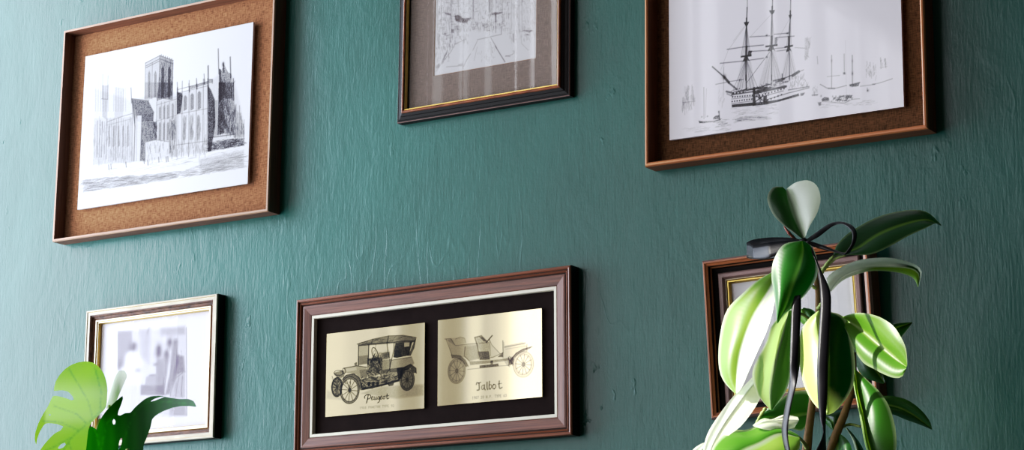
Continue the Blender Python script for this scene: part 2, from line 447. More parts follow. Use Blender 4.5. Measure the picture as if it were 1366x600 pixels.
        f = np.vstack([f, g]).astype(np.int32)
        me = bpy.data.meshes.new(name)
        me.vertices.add(len(v)); me.vertices.foreach_set('co', v.astype('f').ravel())
        me.loops.add(f.size); me.loops.foreach_set('vertex_index', f.ravel())
        me.polygons.add(len(f)); me.polygons.foreach_set('loop_start', np.arange(0, f.size, 4, dtype=np.int32)); me.polygons.foreach_set('loop_total', np.full(len(f), 4, np.int32))
        me.update(calc_edges=True); me.validate()
        t = (1-(1-np.clip(self.ink, 0, 1))**gain)[..., None]
        base = np.ones((ny, nx, 1))*np.array(paper[:3])
        if mottled: base = base*(1+mottled*(rng.random((ny, nx, 1))-.5))
        if self.tint is not None: base = base*self.tint
        c = base*(1-t)+np.array(ink[:3])*t
        c = np.concatenate([c, np.ones((ny, nx, 1))], -1).reshape(-1, 4)
        c = np.vstack([c, np.tile(np.array(list(paper[:3])+[1])*.8, (8, 1))])
        ca = me.color_attributes.new('ink', 'FLOAT_COLOR', 'POINT'); ca.data.foreach_set('color', c.astype('f').ravel())
        me.materials.append(mt)
        o = bpy.data.objects.new(name, me); COL.objects.link(o); o.parent = parent
        return o

def inside(P, c):
    r = False; n = len(P)
    for i in range(n):
        a, b = P[i], P[(i+1) % n]
        if (a[1] > c[1]) != (b[1] > c[1]) and c[0] < (b[0]-a[0])*(c[1]-a[1])/(b[1]-a[1])+a[0]: r = not r
    return r

def Z(x0, y0, s): return lambda *p: [(x0+p[i]/s, y0+p[i+1]/s) for i in range(0, len(p), 2)]

# ------------------------------------------------------------------ frames
def moulding(name, w, h, prof, mats, parent, segm):
    """profile points (u inwards from the outer edge, d out from the wall) run round the rectangle with mitred corners; segm = material of each segment"""
    names = list(dict.fromkeys(segm)); n = len(prof)
    verts, faces, mids, uvs = [], [], [], []
    run = [0]
    for a, b in zip(prof, prof[1:]): run.append(run[-1]+math.hypot(b[0]-a[0], b[1]-a[1]))
    cs = [(-1, 1), (1, 1), (1, -1), (-1, -1)]
    for side in range(4):
        a, b = cs[side], cs[(side+1) % 4]; base = len(verts)
        for (u, d) in prof:
            for c in (a, b): verts.append((c[0]*(w/2-u), -d, c[1]*(h/2-u)))
        for i in range(n):
            j = (i+1) % n
            q = (base+2*i, base+2*i+1, base+2*j+1, base+2*j)
            faces.append(q[::-1])
            mids.append(names.index(segm[i] if i < len(segm) else segm[-1]))
            L = w if side % 2 == 0 else h; o = side*3.7
            r1 = run[i]; r2 = run[j] if j else run[-1]+.02
            uvs.append([(o, r2), (o+L, r2), (o+L, r1), (o, r1)])
    return mesh_obj(name, verts, faces, [mats[k] for k in names], parent, mids, uvs=uvs)

def panel(name, w, h, d0, d1, mt, parent, x=0, z=0):
    bm = bmesh.new(); box(bm, x-w/2, x+w/2, -d1, -d0, z-h/2, z+h/2)
    return bm_obj(name, bm, mt, parent)

def ring(name, outer, inner, d, mt, bevel, parent, lip=.0012):
    """flat mat with a window cut in it; rects are (x0, x1, z0, z1)"""
    def c(r, dd): return [(r[0], -dd, r[3]), (r[1], -dd, r[3]), (r[1], -dd, r[2]), (r[0], -dd, r[2])]
    g = lip; inn = (inner[0]+g, inner[1]-g, inner[2]+g, inner[3]-g)
    v = c(outer, d)+c(inner, d)+c(inn, d-.0015)
    f = [(i+4, (i+1) % 4+4, (i+1) % 4, i) for i in range(4)]+[(i+8, (i+1) % 4+8, (i+1) % 4+4, i+4) for i in range(4)]
    return mesh_obj(name, v, f, [mt, bevel], parent, [0]*4+[1]*4)

def hang(name, cx, cz, roll, label, lean=0.0, h=0.0):
    o = empty(name, (cx, WALL-math.sin(lean)*h/2, cz+CAMZ), (lean, -roll, 0))
    return tag(o, label, 'picture')
R = math.radians

def glass(w, h, d, parent, x=0, z=0, mt='glass'):
    hw, hh = w/2, h/2
    return mesh_obj('glass', [(x-hw, -d, z-hh), (x+hw, -d, z-hh), (x+hw, -d, z+hh), (x-hw, -d, z+hh)], [(0, 1, 2, 3)], M[mt], parent)

# ---- 1. cathedral etching on burlap
F1 = hang('framed_picture', -2.581, 1.0088, R(-.31), 'cathedral etching on light brown burlap in a thin pale wood frame')
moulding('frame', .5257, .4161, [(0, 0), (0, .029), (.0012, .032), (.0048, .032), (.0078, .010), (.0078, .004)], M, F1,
         ['teak_shade', 'teak', 'teak', 'teak_shade', 'teak_shade', 'teak_shade'])
panel('burlap_backing', .5257-.014, .4161-.014, .004, .0085, M['burlap'], F1)
P = Print(-2.5873, 1.0106, .4166, .3002, R(-.4), .018, 380, 330)
A = Z(98, 20, 5.456); B = Z(98, 110, 5.456); C = Z(60, 180, 4)
# crossing tower
P.poly(A(525, 350, 630, 296, 622, 600, 520, 610), .22); P.poly(A(630, 296, 727, 332, 722, 620, 615, 605), .52, .4)
P.poly(B(520, 0, 612, 0, 606, 100, 545, 128, 520, 128), .25); P.poly(B(612, 0, 724, 0, 722, 95, 606, 135), .5, .4)
for x in (543, 588): P.poly(A(x, 430, x+9, 405, x+18, 430, x+16, 600, x, 600), .5, .3)
for x in (640, 688): P.poly(A(x, 395, x+9, 370, x+20, 400, x+18, 600, x-2, 600), .8, .3)
for x0, y0, x1, y1 in ((525, 350, 630, 296), (630, 296, 727, 332), (527, 372, 628, 320), (628, 320, 725, 355), (527, 385, 628, 335)):
    P.line(A(x0, y0, x1, y1), 1.0, .7)
for x in (525, 575, 628, 660, 675, 705, 724): P.line(A(x, 350 if x != 628 else 296, x-5, 610), .9, .55)
P.hatch(A(630, 310, 725, 345, 722, 600, 615, 600), 0, 9, 90, .7, .45)
P.hatch(B(612, 0, 722, 0, 722, 90, 606, 125), 0, 7, 50, .7, .5)
for k in range(6): P.line(A(640+15*k, 300+6*k, 640+15*k, 288+6*k), 1.2, .6)
# far west towers, faint
for x0, x1, yt in ((165, 255, 470), (295, 382, 530)):
    for x in np.linspace(x0, x1, 6): P.line(A(x, yt+rng.uniform(0, 50), x-2, 700), .9, .28)
P.poly(B(210, 20, 255, 20, 245, 270, 212, 250), .26); P.line(B(205, 118, 250, 122), 1.2, .45); P.line(B(215, -60, 213, 120), 1.2, .4); P.line(B(253, -50, 250, 120), 1.2, .4)
P.poly(B(300, 30, 372, 40, 360, 250, 300, 260), .16)
P.line(A(420, 530, 424, 640), 1.6, .55)
# nave wall running off to the left
P.poly(B(150, 260, 430, 250, 430, 580, 140, 600), .10)
P.line(B(250, 285, 360, 245, 430, 225), 1.0, .5); P.line(B(245, 310, 430, 262), .8, .35)
for x in range(160, 430, 17): P.line(B(x, 290-(x-160)*.12+rng.uniform(-20, 20), x-6, 560+rng.uniform(-25, 20)), rng.uniform(.7, 1.4), rng.uniform(.2, .5))
for x in range(255, 420, 34): P.poly(B(x, 320, x+12, 310, x+14, 460, x-2, 470), .3)
P.hatch(B(150, 280, 430, 260, 430, 570, 140, 590), 0, 14, 140, .6, .3)
# transept roof and its shaded wall
P.poly(B(425, 122, 548, 138, 590, 222, 455, 232), .72, .35); P.poly(B(455, 232, 585, 222, 582, 282, 465, 286), .8, .25)
P.poly(B(488, 284, 606, 284, 606, 415, 520, 440, 520, 570, 482, 570), .62, .45); P.hatch(B(488, 284, 606, 284, 606, 415, 490, 560), 0, 9, 60, .8, .5)
P.line(B(425, 118, 550, 134), 1.3, .8); P.line(B(425, 120, 440, 200, 448, 320, 440, 570), 1.8, .6); P.line(B(430, 150, 425, 570), 1.2, .4)
P.poly(B(425, 122, 455, 232, 448, 330, 436, 250), .5)
P.erase(B(464, 240, 498, 240, 486, 572, 460, 572), .9); P.line(B(463, 245, 458, 570), .8, .4); P.line(B(498, 245, 486, 570), 1.0, .5)
P.hatch(B(575, 300, 608, 300, 608, 400, 580, 410), 0, 8, 30, .8, .6)
# below the tower: windows in two tiers
P.poly(B(606, 140, 752, 98, 745, 540, 700, 540, 690, 430, 606, 420), .12)
P.line(B(606, 165, 752, 120), .9, .45); P.line(B(606, 280, 745, 240), .8, .4)
for x in (622, 652, 680, 715):
    P.poly(B(x, 185-(x-622)*.25, x+10, 170-(x-622)*.25, x+16, 190-(x-622)*.25, x+14, 262, x, 268), .45)
    P.poly(B(x, 300, x+8, 285, x+14, 300, x+12, 420, x-2, 420), .5)
for x in (606, 640, 665, 700, 742): P.line(B(x, 140, x-3, 430), 1.0, .45)
P.hatch(B(690, 290, 745, 260, 745, 540, 695, 540), 0, 12, 80, .8, .5)
# choir: parapet, clerestory, buttresses with pinnacles
P.poly(B(752, 68, 790, 78, 796, 100, 780, 222, 752, 232), .88, .15)
P.line(B(760, 52, 980, -5), 1.0, .6); P.line(B(770, 75, 980, 25), 1.0, .5); P.poly(B(835, 33, 975, -8, 975, 12, 845, 52), .5, .5)
P.line(B(752, 232, 975, 190), .9, .5)
for x in (800, 850, 902):
    yo = 110-(x-800)*.3
    P.poly(B(x, yo, x+12, yo-18, x+27, yo-4, x+26, 195-(x-800)*.08, x, 210-(x-800)*.08), .5, .3); P.line(B(x+13, yo-10, x+12, 200), .6, .6)
    P.poly(B(x-5, 260, x+8, 235, x+20, 255, x+16, 415, x-6, 420), .25, .3)
    P.hatch(B(x-5, 250, x+22, 250, x+20, 420, x-6, 420), 0, 14, 26, .6, .35)
for x in (755, 792, 842, 895, 945, 975):
    P.line(B(x, -5-(x-755)*.1 if x != 755 else 40, x-2, 230), 1.1, .6); P.line(B(x-2, 230, x-6, 540 if x < 900 else 510), 1.0, .5); P.line(B(x+9, 235, x+4, 500), .6, .3)
for x, y0, y1 in ((755, 490, 580), (840, 500, 560), (895, 462, 540), (950, 430, 505)): P.line(A(x, y0, x+4, y1), 1.3, .6); P.line(A(x+2, y0+40, x+4, y1), 2.2, .5)
P.line(A(980, 372, 982, 610), 2.2, .75); P.line(A(986, 470, 1010, 470, 1010, 500), 1.2, .6); P.poly(A(985, 472, 1014, 466, 1014, 492, 985, 498), .5)
P.line(B(745, 455, 975, 425), .9, .5); P.hatch(B(745, 430, 975, 410, 975, 520, 745, 540), 0, 12, 50, .7, .4)
# east front in shade
P.poly(B(978, 20, 1003, 60, 1028, 125, 1032, 300, 1000, 500, 975, 505), .86, .3)
P.poly(A(1058, 390, 1075, 400, 1078, 620, 1056, 640), .85, .2); P.poly(B(1055, 0, 1100, 0, 1098, 370, 1045, 385, 1050, 180), .82, .35)
P.poly(B(1100, 0, 1168, 0, 1170, 375, 1098, 375), .48, .5); P.hatch(B(1060, 0, 1168, 0, 1170, 375, 1050, 380), 0, 13, 150, .9, .6, .8)
P.poly(A(1075, 410, 1095, 360, 1125, 420, 1150, 430, 1150, 610, 1075, 610), .55, .5)
P.poly(B(1015, 130, 1048, 130, 1044, 385, 1016, 395), .35, .4); P.erase(B(1012, 10, 1052, -40, 1052, 120, 1030, 120), .8)
for x, y0, y1, w in ((1053, 248, 430, 1.5), (1090, 350, 420, 2.2), (1140, 308, 460, 1.8), (1162, 465, 620, 1.6)): P.line(A(x, y0, x+4, y1), w, .75)
P.blob(*A(1089, 362)[0], 1.6, 3, .8)
P.poly(B(1168, 100, 1175, 190, 1212, 230, 1225, 300, 1240, 300, 1240, 400, 1170, 400), .2, .6); P.hatch(B(1168, 150, 1210, 230, 1240, 300, 1240, 400, 1170, 400), 0, 12, 70, .8, .45)
for x in (1172, 1180, 1207): P.line(B(x, 170, x+2, 300), 1.1, .5)
# yard wall, hedge, ground
P.line(B(985, 402, 1170, 378), 1.6, .7); P.poly(B(975, 440, 1240, 405, 1240, 455, 975, 505), .5, .8); P.hatch(B(975, 430, 1240, 405, 1240, 460, 975, 505), 8, -1, 150, .9, .5)
P.erase(B(522, 430, 600, 418, 605, 435, 690, 430, 690, 560, 525, 575), .75); P.line(B(522, 575, 524, 432, 600, 416, 690, 430), .9, .5); P.hatch(B(530, 450, 690, 440, 690, 560, 530, 570), 0, 10, 30, .7, .45)
P.poly(C(205, 240, 330, 225, 700, 205, 700, 228, 470, 268, 330, 285, 205, 305), .22, .5, 4)
P.poly(C(820, 130, 1060, 80, 1060, 175, 830, 205), .22, .5, 4)
P.hatch(C(205, 235, 700, 195, 1060, 100, 1060, 175, 500, 262, 205, 302), 16, -2.2, 420, .7, .3, .8)
P.hatch(C(205, 200, 1060, 70, 1060, 110, 205, 240), 12, -1.8, 90, .6, .2)
P.line(C(985, 125, 1055, 105), .8, .5)
for x, y in ((340, 172), (352, 168), (432, 158), (548, 148), (528, 140), (606, 132), (646, 130), (655, 128)): P.line(C(x, y-14, x+2, y+12), 1.6, .55)
P.line(C(205, 303, 205, 60), .5, .12)
P.poly(B(150, 40, 420, 130, 520, 100, 720, 60, 750, 90, 980, 10, 1060, -60, 1165, -40, 1240, 300, 1240, 440, 975, 505, 745, 540, 520, 575, 140, 600), .14, .3, 6)
P.build('print', M['etching'], F1, srgb(226, 226, 230), srgb(36, 28, 38), (-.0063, .0018, .018), .005, gain=1.3)

# ---- 2. street sketch behind glass
F2 = hang('framed_picture', -1.8804, .9234+.21, R(-.44), 'pale street sketch in a taupe mat and dark gilt-edged frame')
H2 = .42; zo = lambda z: z-(.9234+.21)
moulding('frame', .3453, H2, [(0, 0), (0, .0132), (.0012, .0146), (.0035, .0145), (.004, .0155), (.009, .0165), (.0095, .018), (.014, .020), (.0145, .0225), (.0165, .0235), (.0185, .0225), (.019, .0205), (.0205, .0208), (.0222, .0165), (.0222, .009)], M, F2,
         ['black', 'mauve', 'black', 'black', 'black', 'black', 'black', 'rust', 'rust', 'rust', 'black', 'gold', 'gold', 'black', 'black'])  # mauve outer bevel stands for light caught on the edge
iw, ih = .3453-.042, H2-.042
wz0 = zo(.9969); win = (-.0997, .1057, wz0, wz0+.2865)
ring('mat', (-iw/2, iw/2, -ih/2, ih/2), win, .012, M['matgrey'], M['matbevel'], F2)
P = Print(-1.8774, .9969+.14325, .2054, .2865, R(-.17), .0108, 210, 300)
Hh = Z(570, 0, 8.813); I = Z(570, 45, 8.813)
def scrib(T, x0, y0, x1, y1, n, a=.35, L=5, w=.6):
    for _ in range(n):
        x, y = rng.uniform(x0, x1), rng.uniform(y0, y1); c = T(x, y)[0]
        th = rng.choice([0, 1, 1, 1, 2]); l = rng.uniform(.4, 1)*L
        if th == 0: d = [(0, 0), (l, -l*.15)]
        elif th == 1: d = [(0, 0), (rng.normal(0, .3), l)]
        else: d = [(0, 0), (l*.3, l*.25), (l*.1, l*.5), (l*.5, l*.7)]
        P.line([(c[0]+u, c[1]+v) for u, v in d], w, a*rng.uniform(.4, 1.2))
scrib(Hh, 110, -400, 300, 330, 260, .32, 7); scrib(Hh, 300, -500, 560, 330, 240, .34, 6); scrib(Hh, 560, -500, 740, 350, 210, .3, 5)
scrib(Hh, 730, -500, 960, 350, 260, .34, 6); scrib(Hh, 950, -500, 1280, 350, 210, .28, 7)
scrib(Hh, 120, 300, 300, 560, 70, .4, 6); scrib(Hh, 270, 280, 480, 500, 60, .42, 6); scrib(Hh, 480, 250, 900, 350, 110, .42, 4)
scrib(Hh, 950, 300, 1270, 470, 35, .38, 5); scrib(I, 100, 130, 260, 330, 40, .45, 5)
for x in (120, 165, 270, 285, 365, 540, 730, 805, 880, 985, 1075, 1110, 1240): P.line(Hh(x, -500, x+4, rng.uniform(250, 420)), .7, rng.uniform(.25, .45))
P.poly(Hh(205, 145, 280, 160, 285, 190, 215, 170), .55, .4); P.poly(Hh(330, 180, 380, 175, 410, 210, 520, 210, 460, 272, 400, 265, 330, 240), .52, .5); P.hatch(Hh(330, 180, 380, 175, 410, 210, 520, 210, 460, 272, 330, 250), 3, 2, 60, .8, .5)
P.line(Hh(290, 260, 300, 190, 345, 150), 2.2, .12); P.poly(Hh(735, 160, 800, 140, 890, 142, 840, 165, 740, 178), .6, .4); P.poly(Hh(795, 165, 812, 165, 810, 260, 797, 260), .55); P.line(Hh(806, 160, 806, 380), 1.0, .5)
P.line(Hh(728, -400, 728, 140), 1.4, .55); P.poly(Hh(730, -80, 770, -80, 770, 150, 732, 150), .3, .5); P.line(Hh(540, -20, 540, 220), 1.5, .4)
P.poly(Hh(1130, 355, 1250, 355, 1200, 380), .55, .4); P.line(Hh(1125, 355, 1240, 352), .9, .5); P.line(Hh(1170, 400, 1195, 405), 1.4, .5); P.poly(Hh(690, 348, 740, 350, 735, 364, 700, 360), .6)
P.poly(Hh(285, 340, 315, 340, 315, 385, 288, 385), .55); P.poly(Hh(120, 390, 155, 400, 150, 550, 125, 480), .3, .5); P.line(Hh(265, 260, 270, 600), .8, .35); P.poly(Hh(290, 390, 300, 390, 298, 450, 285, 450), .4)
P.line(Hh(745, 435, 820, 560), 1.0, .5); P.line(I(800, 140, 915, 325), 1.3, .62); P.line(Hh(870, 400, 720, 435, 590, 465), 1.1, .4); P.line(Hh(880, 310, 870, 400), .9, .5)
P.line(I(110, 440, 170, 350, 280, 215, 330, 120, 460, 60), .9, .4); P.poly(I(165, 355, 250, 205, 240, 180, 180, 310), .4, .5); P.line(I(420, 400, 470, 300, 510, 235), .9, .45); P.line(I(540, 190, 590, 85), .9, .4); P.line(I(555, 310, 590, 150), .7, .3)
P.line(I(230, 388, 420, 372), .9, .4); P.line(I(375, 362, 420, 355), 1.6, .4); P.poly(I(105, 380, 150, 340, 150, 390, 110, 410), .45, .5)
P.line(I(740, 90, 770, 220), .8, .35); P.line(I(720, 60, 760, 260), .7, .25); P.line(I(920, 262, 1000, 240, 1030, 210, 1010, 195), .9, .4); P.line(I(925, 255, 975, 262), 1.2, .4); P.line(I(1010, 0, 1015, 90), 1.6, .45); P.line(I(1105, 20, 1110, 110, 1190, 190), .7, .3)
scrib(I, 690, 130, 800, 310, 16, .3, 4); scrib(I, 540, 170, 680, 310, 10, .25, 4)
P.build('print', M['paperink'], F2, srgb(214, 213, 216), srgb(78, 62, 62), (.003, wz0+.14325, .0108), .001, gain=1.5)
glass(iw, ih, .0145, F2)

# ---- 3. ship etching on dark burlap
H3 = .374; z3 = .7778+H3/2
F3 = hang('framed_picture', -1.3257, z3, R(-.5), 'etching of a three-masted warship on dark brown burlap in orange wood')
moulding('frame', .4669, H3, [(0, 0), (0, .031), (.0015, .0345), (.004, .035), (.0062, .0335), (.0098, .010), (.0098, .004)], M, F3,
         ['teak_o_shade', 'teak_o', 'teak_o', 'teak_o', 'teak_o_shade', 'teak_o_shade', 'teak_o_shade'])
panel('burlap_backing', .4669-.016, H3-.016, .004, .0085, M['burlap_d'], F3)
HP = .292; zp = .8197+HP/2
P = Print(-1.3289, zp, .3894, HP, R(-.31), .018, 500, 375)
D = Z(885, 0, 5.991); E_ = Z(885, 85, 5.991); G = Z(1000, 50, 5.991)
# masts
P.line(D(674, -300, 670, 60), .8, .6); P.line(D(669, 60, 664, 190), 1.3, .75); P.line(D(664, 190, 661, 640), 1.8, .7); P.line(E_(662, 90, 664, 205), 1.6, .7)
P.line(D(875, -300, 870, 90), 1.2, .65); P.line(D(868, 90, 865, 370), 1.4, .7); P.line(D(865, 370, 866, 640), 1.4, .7); P.line(E_(866, 90, 866, 170), 1.3, .6)
P.line(D(1022, -300, 1014, 130), 1.1, .6); P.line(D(1014, 130, 1005, 370), 1.3, .7); P.line(D(1005, 370, 1010, 640), 1.1, .6); P.line(E_(1008, 90, 1005, 120), 1.0, .5)
for (x, y, w) in ((664, 186, 22), (868, 92, 24), (1013, 128, 13), (866, -120, 26), (672, -120, 20)):
    P.poly(D(x-w, y-8, x+w, y-12, x+w*.7, y+6, x+w*.3, y+22, x-w*.3, y+22, x-w*.8, y+6), .85); P.line(D(x, y-40, x, y), 1.6, .8)
for (x, y, w) in ((662, 448, 44), (864, 365, 48), (1002, 370, 34)):
    P.poly(D(x-w, y, x+w, y-14, x+w, y+2, x-w, y+14), .92); P.line(D(x+2, y-75, x, y+5), 2.2, .85)
    P.poly(D(x-w*.25, y, x+w*.25, y, x+w*.65, y+44, x+w*.3, y+30, x-w*.1, y+40, x-w*.65, y+46), .88)
P.poly(D(680, 405, 710, 405, 700, 445, 672, 445), .75); P.poly(D(890, 300, 912, 300, 908, 350, 890, 350), .55)
# yards
for q, w in (((510, 396, 655, 374, 800, 360), 1.2), ((690, 412, 845, 402), 1.1), ((455, 507, 640, 488, 800, 465), 1.2), ((690, 296, 850, 286), 1.0), ((885, 275, 1000, 264), 1.1), ((900, 300, 1045, 288), 1.0), ((890, 388, 990, 378), .9), ((905, 408, 985, 398), .9), ((1050, 380, 1130, 384), .5)):
    P.line(D(*q), w, .55)
P.blob(*D(826, 283)[0], 1.4, 1.4, .7); P.blob(*D(990, 266)[0], 1.4, 1.2, .8); P.blob(*D(828, 456)[0], 1.2, 1.2, .7)
# shrouds and stays
for x in (622, 634, 648, 676, 686, 698): P.line(D(664, 200, x, 450), .7, .42)
for x in (850, 858, 876, 888): P.line(D(867, 105, x, 360), .6, .35)
for x in (985, 995, 1012, 1022): P.line(D(1013, 140, x, 370), .6, .4)
for x in (560, 590, 610, 630, 700, 730, 760): P.line([D(662, 470)[0], E_(x, 205)[0]], .7, .4)
for x in (800, 830, 900, 930, 960): P.line([D(864, 395)[0], E_(x, 165)[0]], .6, .32)
for x in (950, 975, 1030, 1060): P.line([D(1003, 395)[0], E_(x, 120)[0]], .6, .3)
P.line([D(862, 400)[0], E_(668, 150)[0]], .8, .5); P.line(D(664, 200, 520, 400, 460, 560), .5, .25); P.line(D(664, 190, 560, 330), .5, .25); P.line(D(866, 110, 700, 290), .5, .22); P.line(D(1013, 140, 880, 380), .5, .22); P.line([D(485, 510)[0], E_(483, 130)[0]], .5, .3)
P.poly([D(625, 490)[0], D(700, 490)[0], E_(735, 190)[0], E_(580, 200)[0]], .16, .4, 2); P.poly([D(840, 400)[0], D(895, 400)[0], E_(945, 160)[0], E_(760, 185)[0]], .14, .4, 2); P.poly([D(985, 395)[0], D(1025, 395)[0], E_(1075, 120)[0], E_(940, 140)[0]], .1, .4, 2)
# bowsprit
P.line(E_(393, 25, 488, 108), 1.5, .75); P.line(E_(488, 108, 525, 150), 2.8, .8); P.line(E_(520, 150, 590, 205), 2.0, .65); P.line(E_(420, 166, 520, 145, 640, 125), .9, .5); P.blob(*E_(487, 105)[0], 2.4, 3, .8); P.blob(*E_(612, 130)[0], 1, 1.4, .7); P.line(E_(483, 30, 483, 210), .6, .35)
# hull
P.poly(E_(548, 326, 715, 308, 720, 334, 550, 350), .9, .15); P.poly(E_(820, 300, 935, 282, 1082, 235, 1086, 256, 935, 298, 830, 322), .88, .2)
P.poly(E_(1095, 235, 1132, 228, 1120, 250, 1098, 256), .75); P.poly(E_(715, 190, 735, 185, 740, 330, 715, 335), .85); P.poly(E_(715, 310, 830, 300, 826, 322, 716, 336), .7)
P.poly(E_(735, 240, 765, 235, 800, 290, 775, 300), .4); P.poly(E_(800, 260, 830, 250, 830, 300, 800, 312), .75); P.line(E_(740, 300, 800, 255), 1.2, .7); P.line(E_(745, 255, 815, 305), 1.0, .5)
for y0, y1, x0, x1, n in ((302, 282, 552, 708, 9), (266, 252, 555, 712, 9), (262, 198, 745, 965, 10), (290, 246, 835, 945, 5), (238, 228, 560, 640, 4)):
    for k in range(n):
        t = k/(n-1); x, y = x0+(x1-x0)*t, y0+(y1-y0)*t
        P.poly(E_(x-6, y-6, x+6, y-8, x+6, y+4, x, y+7, x-6, y+4), .78)
for q, w, a in (((548, 248, 720, 222, 860, 190), 1.6, .7), ((548, 282, 715, 262), 1.0, .5), ((548, 318, 715, 296), 1.0, .5), ((740, 230, 980, 180), 2.6, .75), ((760, 270, 960, 215), 1.0, .5), ((600, 222, 700, 205, 830, 188), 2.0, .6), ((720, 205, 840, 165), 1.4, .55), ((830, 285, 1000, 232, 1165, 190), 1.0, .6), ((880, 136, 965, 115), 1.8, .65), ((960, 118, 1070, 72), 1.3, .65), ((1035, 92, 1082, 62), 3.2, .75), ((1065, 70, 1120, 48), .9, .5), ((900, 145, 965, 125), 1.6, .55), ((505, 222, 560, 235), 2.2, .65), ((510, 240, 560, 262), 1.4, .45), ((1000, 208, 1165, 180), 1.2, .55)):
    P.line(E_(*q), w, a)
P.hatch(E_(560, 200, 720, 195, 860, 150, 980, 120, 1000, 160, 860, 190, 560, 240), 6, -1.5, 70, .8, .45, .8); P.hatch(E_(1010, 110, 1120, 80, 1165, 180, 1010, 200), 0, 5, 50, .6, .35); P.hatch(E_(720, 190, 840, 160, 840, 300, 725, 330), 2, 3, 40, .9, .5)
P.line(E_(950, 80, 952, 130), 1.3, .6); P.poly(E_(710, 328, 830, 312, 940, 290, 935, 300, 825, 325, 715, 338), .5)
# reflections and small craft
P.hatch(E_(560, 350, 900, 320, 900, 450, 560, 470), 10, -1, 60, .6, .2); P.hatch(E_(590, 430, 800, 415, 800, 450, 590, 460), 14, -.8, 30, .7, .25)
P.hatch(E_(380, 460, 520, 440, 500, 505, 400, 505), 8, -.8, 26, .6, .3); P.hatch(E_(150, 520, 540, 470, 530, 530, 170, 560), 10, -.8, 40, .5, .18)
P.poly(E_(283, 456, 300, 460, 400, 458, 470, 435, 455, 452, 330, 474, 290, 474), .72, .3); P.poly(E_(400, 430, 420, 415, 450, 410, 452, 440, 400, 445), .7, .4); P.line(E_(445, 380, 452, 440), 1.2, .7); P.blob(*E_(446, 385)[0], 1, 1.3, .7); P.blob(*E_(355, 420)[0], .9, .9, .6); P.blob(*E_(310, 425)[0], .9, .9, .5)
P.poly(E_(285, 455, 315, 460, 318, 474, 290, 475), .6); P.line(E_(325, 190, 327, 440), .7, .45); P.line(E_(345, 200, 340, 430), .5, .3)
P.hatch(E_(160, 190, 245, 190, 260, 320, 150, 400), 0, 12, 60, .6, .25); P.line(E_(200, 180, 200, 320), .7, .3); P.line(E_(235, 185, 240, 290), .8, .3); P.line(E_(155, 312, 255, 300), .7, .35); P.hatch(E_(440, 200, 490, 190, 490, 330, 440, 340), 0, 8, 18, .5, .18)
P.poly(G(440, 0, 480, 0, 462, 170, 440, 175), .14, .6, 2); P.hatch(G(450, 0, 490, 0, 470, 170, 440, 170), 0, 6, 40, .5, .22)
P.line(G(655, 140, 656, 400), 1.0, .45); P.line(G(820, 140, 822, 365), 1.1, .5); P.line(G(755, 130, 757, 290), .9, .4); P.line(G(540, 150, 545, 210), .7, .35); P.line(G(620, 310, 720, 300), .7, .35); P.line(G(765, 20, 775, 470), .4, .15)
P.poly(G(745, 275, 765, 275, 768, 292, 748, 292), .6); P.blob(*G(821, 285)[0], 1.2, 2.2, .6); P.blob(*G(656, 183)[0], .9, 2, .4); P.blob(*G(821, 185)[0], .9, 2, .4)
P.line(G(565, 372, 620, 402, 680, 405, 775, 380), .9, .5); P.poly(G(620, 398, 690, 398, 680, 410, 630, 410), .5); P.poly(G(800, 375, 880, 358, 870, 385, 820, 392, 800, 388), .72, .4); P.line(G(800, 376, 880, 356), 1.2, .7)
P.line(G(885, 386, 990, 372, 1060, 352, 1140, 325), .9, .42); P.poly(G(975, 365, 1010, 362, 1000, 374, 980, 374), .5); P.blob(*G(945, 420)[0], 1.5, 1.6, .75); P.line(G(940, 400, 944, 425), .8, .5)
P.hatch(G(930, 200, 1010, 220, 1010, 320, 930, 320), 0, 7, 40, .6, .22); P.line(G(1048, 180, 1050, 245), .9, .35); P.line(G(1085, 165, 1085, 235), .9, .38); P.line(G(1040, 238, 1100, 228), .6, .25); P.hatch(G(1040, 170, 1100, 170, 1100, 230, 1040, 235), 0, 6, 14, .5, .25)
P.poly(G(575, 490, 600, 472, 635, 478, 638, 503, 580, 505), .72, .4); P.hatch(G(655, 470, 820, 455, 820, 500, 655, 512), 3, -1, 60, 1.0, .5); P.poly(G(785, 460, 818, 455, 815, 480, 790, 482), .65, .3); P.poly(G(545, 515, 575, 512, 572, 540, 555, 545), .55, .4); P.line(G(580, 508, 760, 520, 820, 490, 880, 485), .8, .4); P.blob(*G(572, 465)[0], .9, 1.3, .6)
for x in (665, 690, 720, 750, 770): P.blob(*G(x, 468)[0], .8, 1.3, .5)
P.poly(G(495, 455, 550, 448, 545, 462, 500, 464), .5); P.hatch(G(495, 400, 545, 380, 540, 450, 500, 455), 0, 5, 16, .5, .25)
P.hatch(G(560, 520, 1000, 490, 1000, 530, 560, 560), 9, -.7, 50, .5, .2)
P.build('print', M['glossprint'], F3, srgb(240, 237, 245), srgb(10, 16, 20), (-.0032, zp-z3, .018), .006, gain=1.7)

